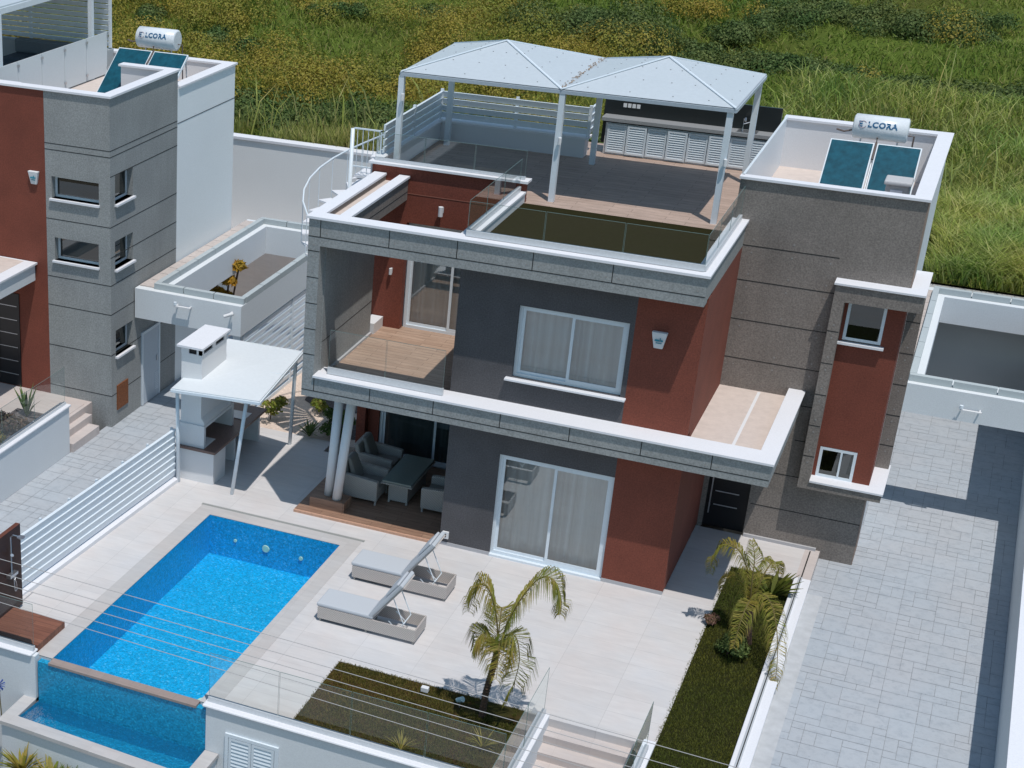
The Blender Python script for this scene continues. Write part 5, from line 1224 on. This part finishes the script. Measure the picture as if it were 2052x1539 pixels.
MB().tube([(-10.5, -8.8, -1.6), (-10.55, -8.82, -.35)], .012, 5).build("stalk", STALK, ag)
fh = MB(); rr = random.Random(2)
for i in range(60):
    v = Vector((rr.gauss(0, 1), rr.gauss(0, 1), rr.gauss(0, .7))).normalized()*.13; o = Vector((-10.55, -8.82, -.33)); e = v.cross(Vector((0, 0, 1))).normalized()*.014; fh.face([o-e*.3, o+e*.3, o+v+e, o+v-e])
fh.build("flower_head", plain("blue_petals", (.05, .09, .30), .7), ag)
# yellow leaved plant inside the left carport
yp = thing("frangipani", (-13.9, 7.9, ZD), "golden leaved plant with clustered heads rising through the left carport frame", "plant")
heads = [(-14.1, 8.0, 2.75), (-14.25, 7.9, 2.35), (-13.45, 8.0, 2.60), (-13.65, 7.8, 2.20), (-13.95, 7.7, 1.85), (-13.75, 7.8, 1.75), (-14.1, 7.6, 1.6)]
m = MB()
for h_ in heads: m.tube([(-13.9, 7.9, ZD), (-13.9+(h_[0]+13.9)*.6, 7.85, 1.2), h_], .03, 6)
m.build("stems", BARK, yp)
fastmesh("foliage", leafcloud(np.array(heads), np.full(len(heads), .21), 900, .085, 77, flat=1.0), None, YELL, parent=yp, nper=4)
B(-14.2, -13.6, 7.6, 8.2, ZD, ZD+.5).build("pot", WHITE2, yp)
# garden lights on the lawn
gl = thing("garden_light", (-3.14, -5.75, 0), "small white box light at the back edge of the front lawn", "garden light")
B(-3.22, -3.08, -5.80, -5.70, 0, .10).build("housing", WHITE2, gl, bevel=.01); B(-3.16, -3.14, -5.76, -5.74, -.05, .0).build("spike", BLACK, gl)
g2 = thing("garden_spotlight", (-2.42, -5.93, 0), "white spotlight on a spike in the lawn left of the palm", "garden light")
mb = MB(); mb.tube([(-2.42, -5.93, -.02), (-2.42, -5.93, .12)], .012, 6); mb.build("spike", STEEL, g2); mb = MB(); mb.tube([(-2.47, -5.93, .12), (-2.36, -5.96, .19)], [.045, .055], 12); mb.build("lamp_head", plain("pale_teal_housing", (.45, .60, .62), .4), g2)
tap = thing("wall_socket", (-4.66, -.05, .25), "small black and white outdoor socket low on the grey wall behind the loungers", "socket")
B(-4.76, -4.62, -.05, 0, .18, .34).build("box", WHITE2, tap); B(-4.73, -4.67, -.056, -.05, .22, .30).build("socket_hole", BLACK, tap)
# ============================================================ OVERHEAD WIRES
wires = [(6.423, 6.268), (6.212, 6.052), (6.060, 5.885), (5.906, 5.70), (5.76, 5.53)]
for i, (za, zb_) in enumerate(wires):
    def zat(xx): return za+(zb_-za)*(xx+6.3)/8.3
    lab = ["topmost of the five thin overhead wires crossing in front of the pool", "second highest of the five overhead wires in front of the pool", "middle one of the five overhead wires in front of the pool", "second lowest of the five overhead wires in front of the pool", "lowest of the five thin overhead wires crossing in front of the pool"][i]
    o = MB().tube([(xx, -15, zat(xx)+.0006*(xx*xx)*0) for xx in np.linspace(-30, 14, 12)], .0042, 6).build("overhead_wire", plain("wire_sheath", (.42, .41, .41), .5) if i == 0 else bpy.data.materials["wire_sheath"], org=(-3, -15, 6))
    tag(o, lab, "wire", "overhead wires")
for x_ in (-30.0, 14.0):
    up_ = thing("utility_pole", (x_, -15, -4), "grey utility pole carrying the overhead wires beyond the %s edge of the view" % ("left" if x_ < 0 else "right"), "pole")
    MB().tube([(x_, -15, -4), (x_, -15, 7.6)], [.16, .11], 12).build("pole", CONC, up_, smooth=True)
    B(x_-.05, x_+.05, -15.06, -15.0, 5.0, 7.2).build("wire_rack", STEEL, up_)
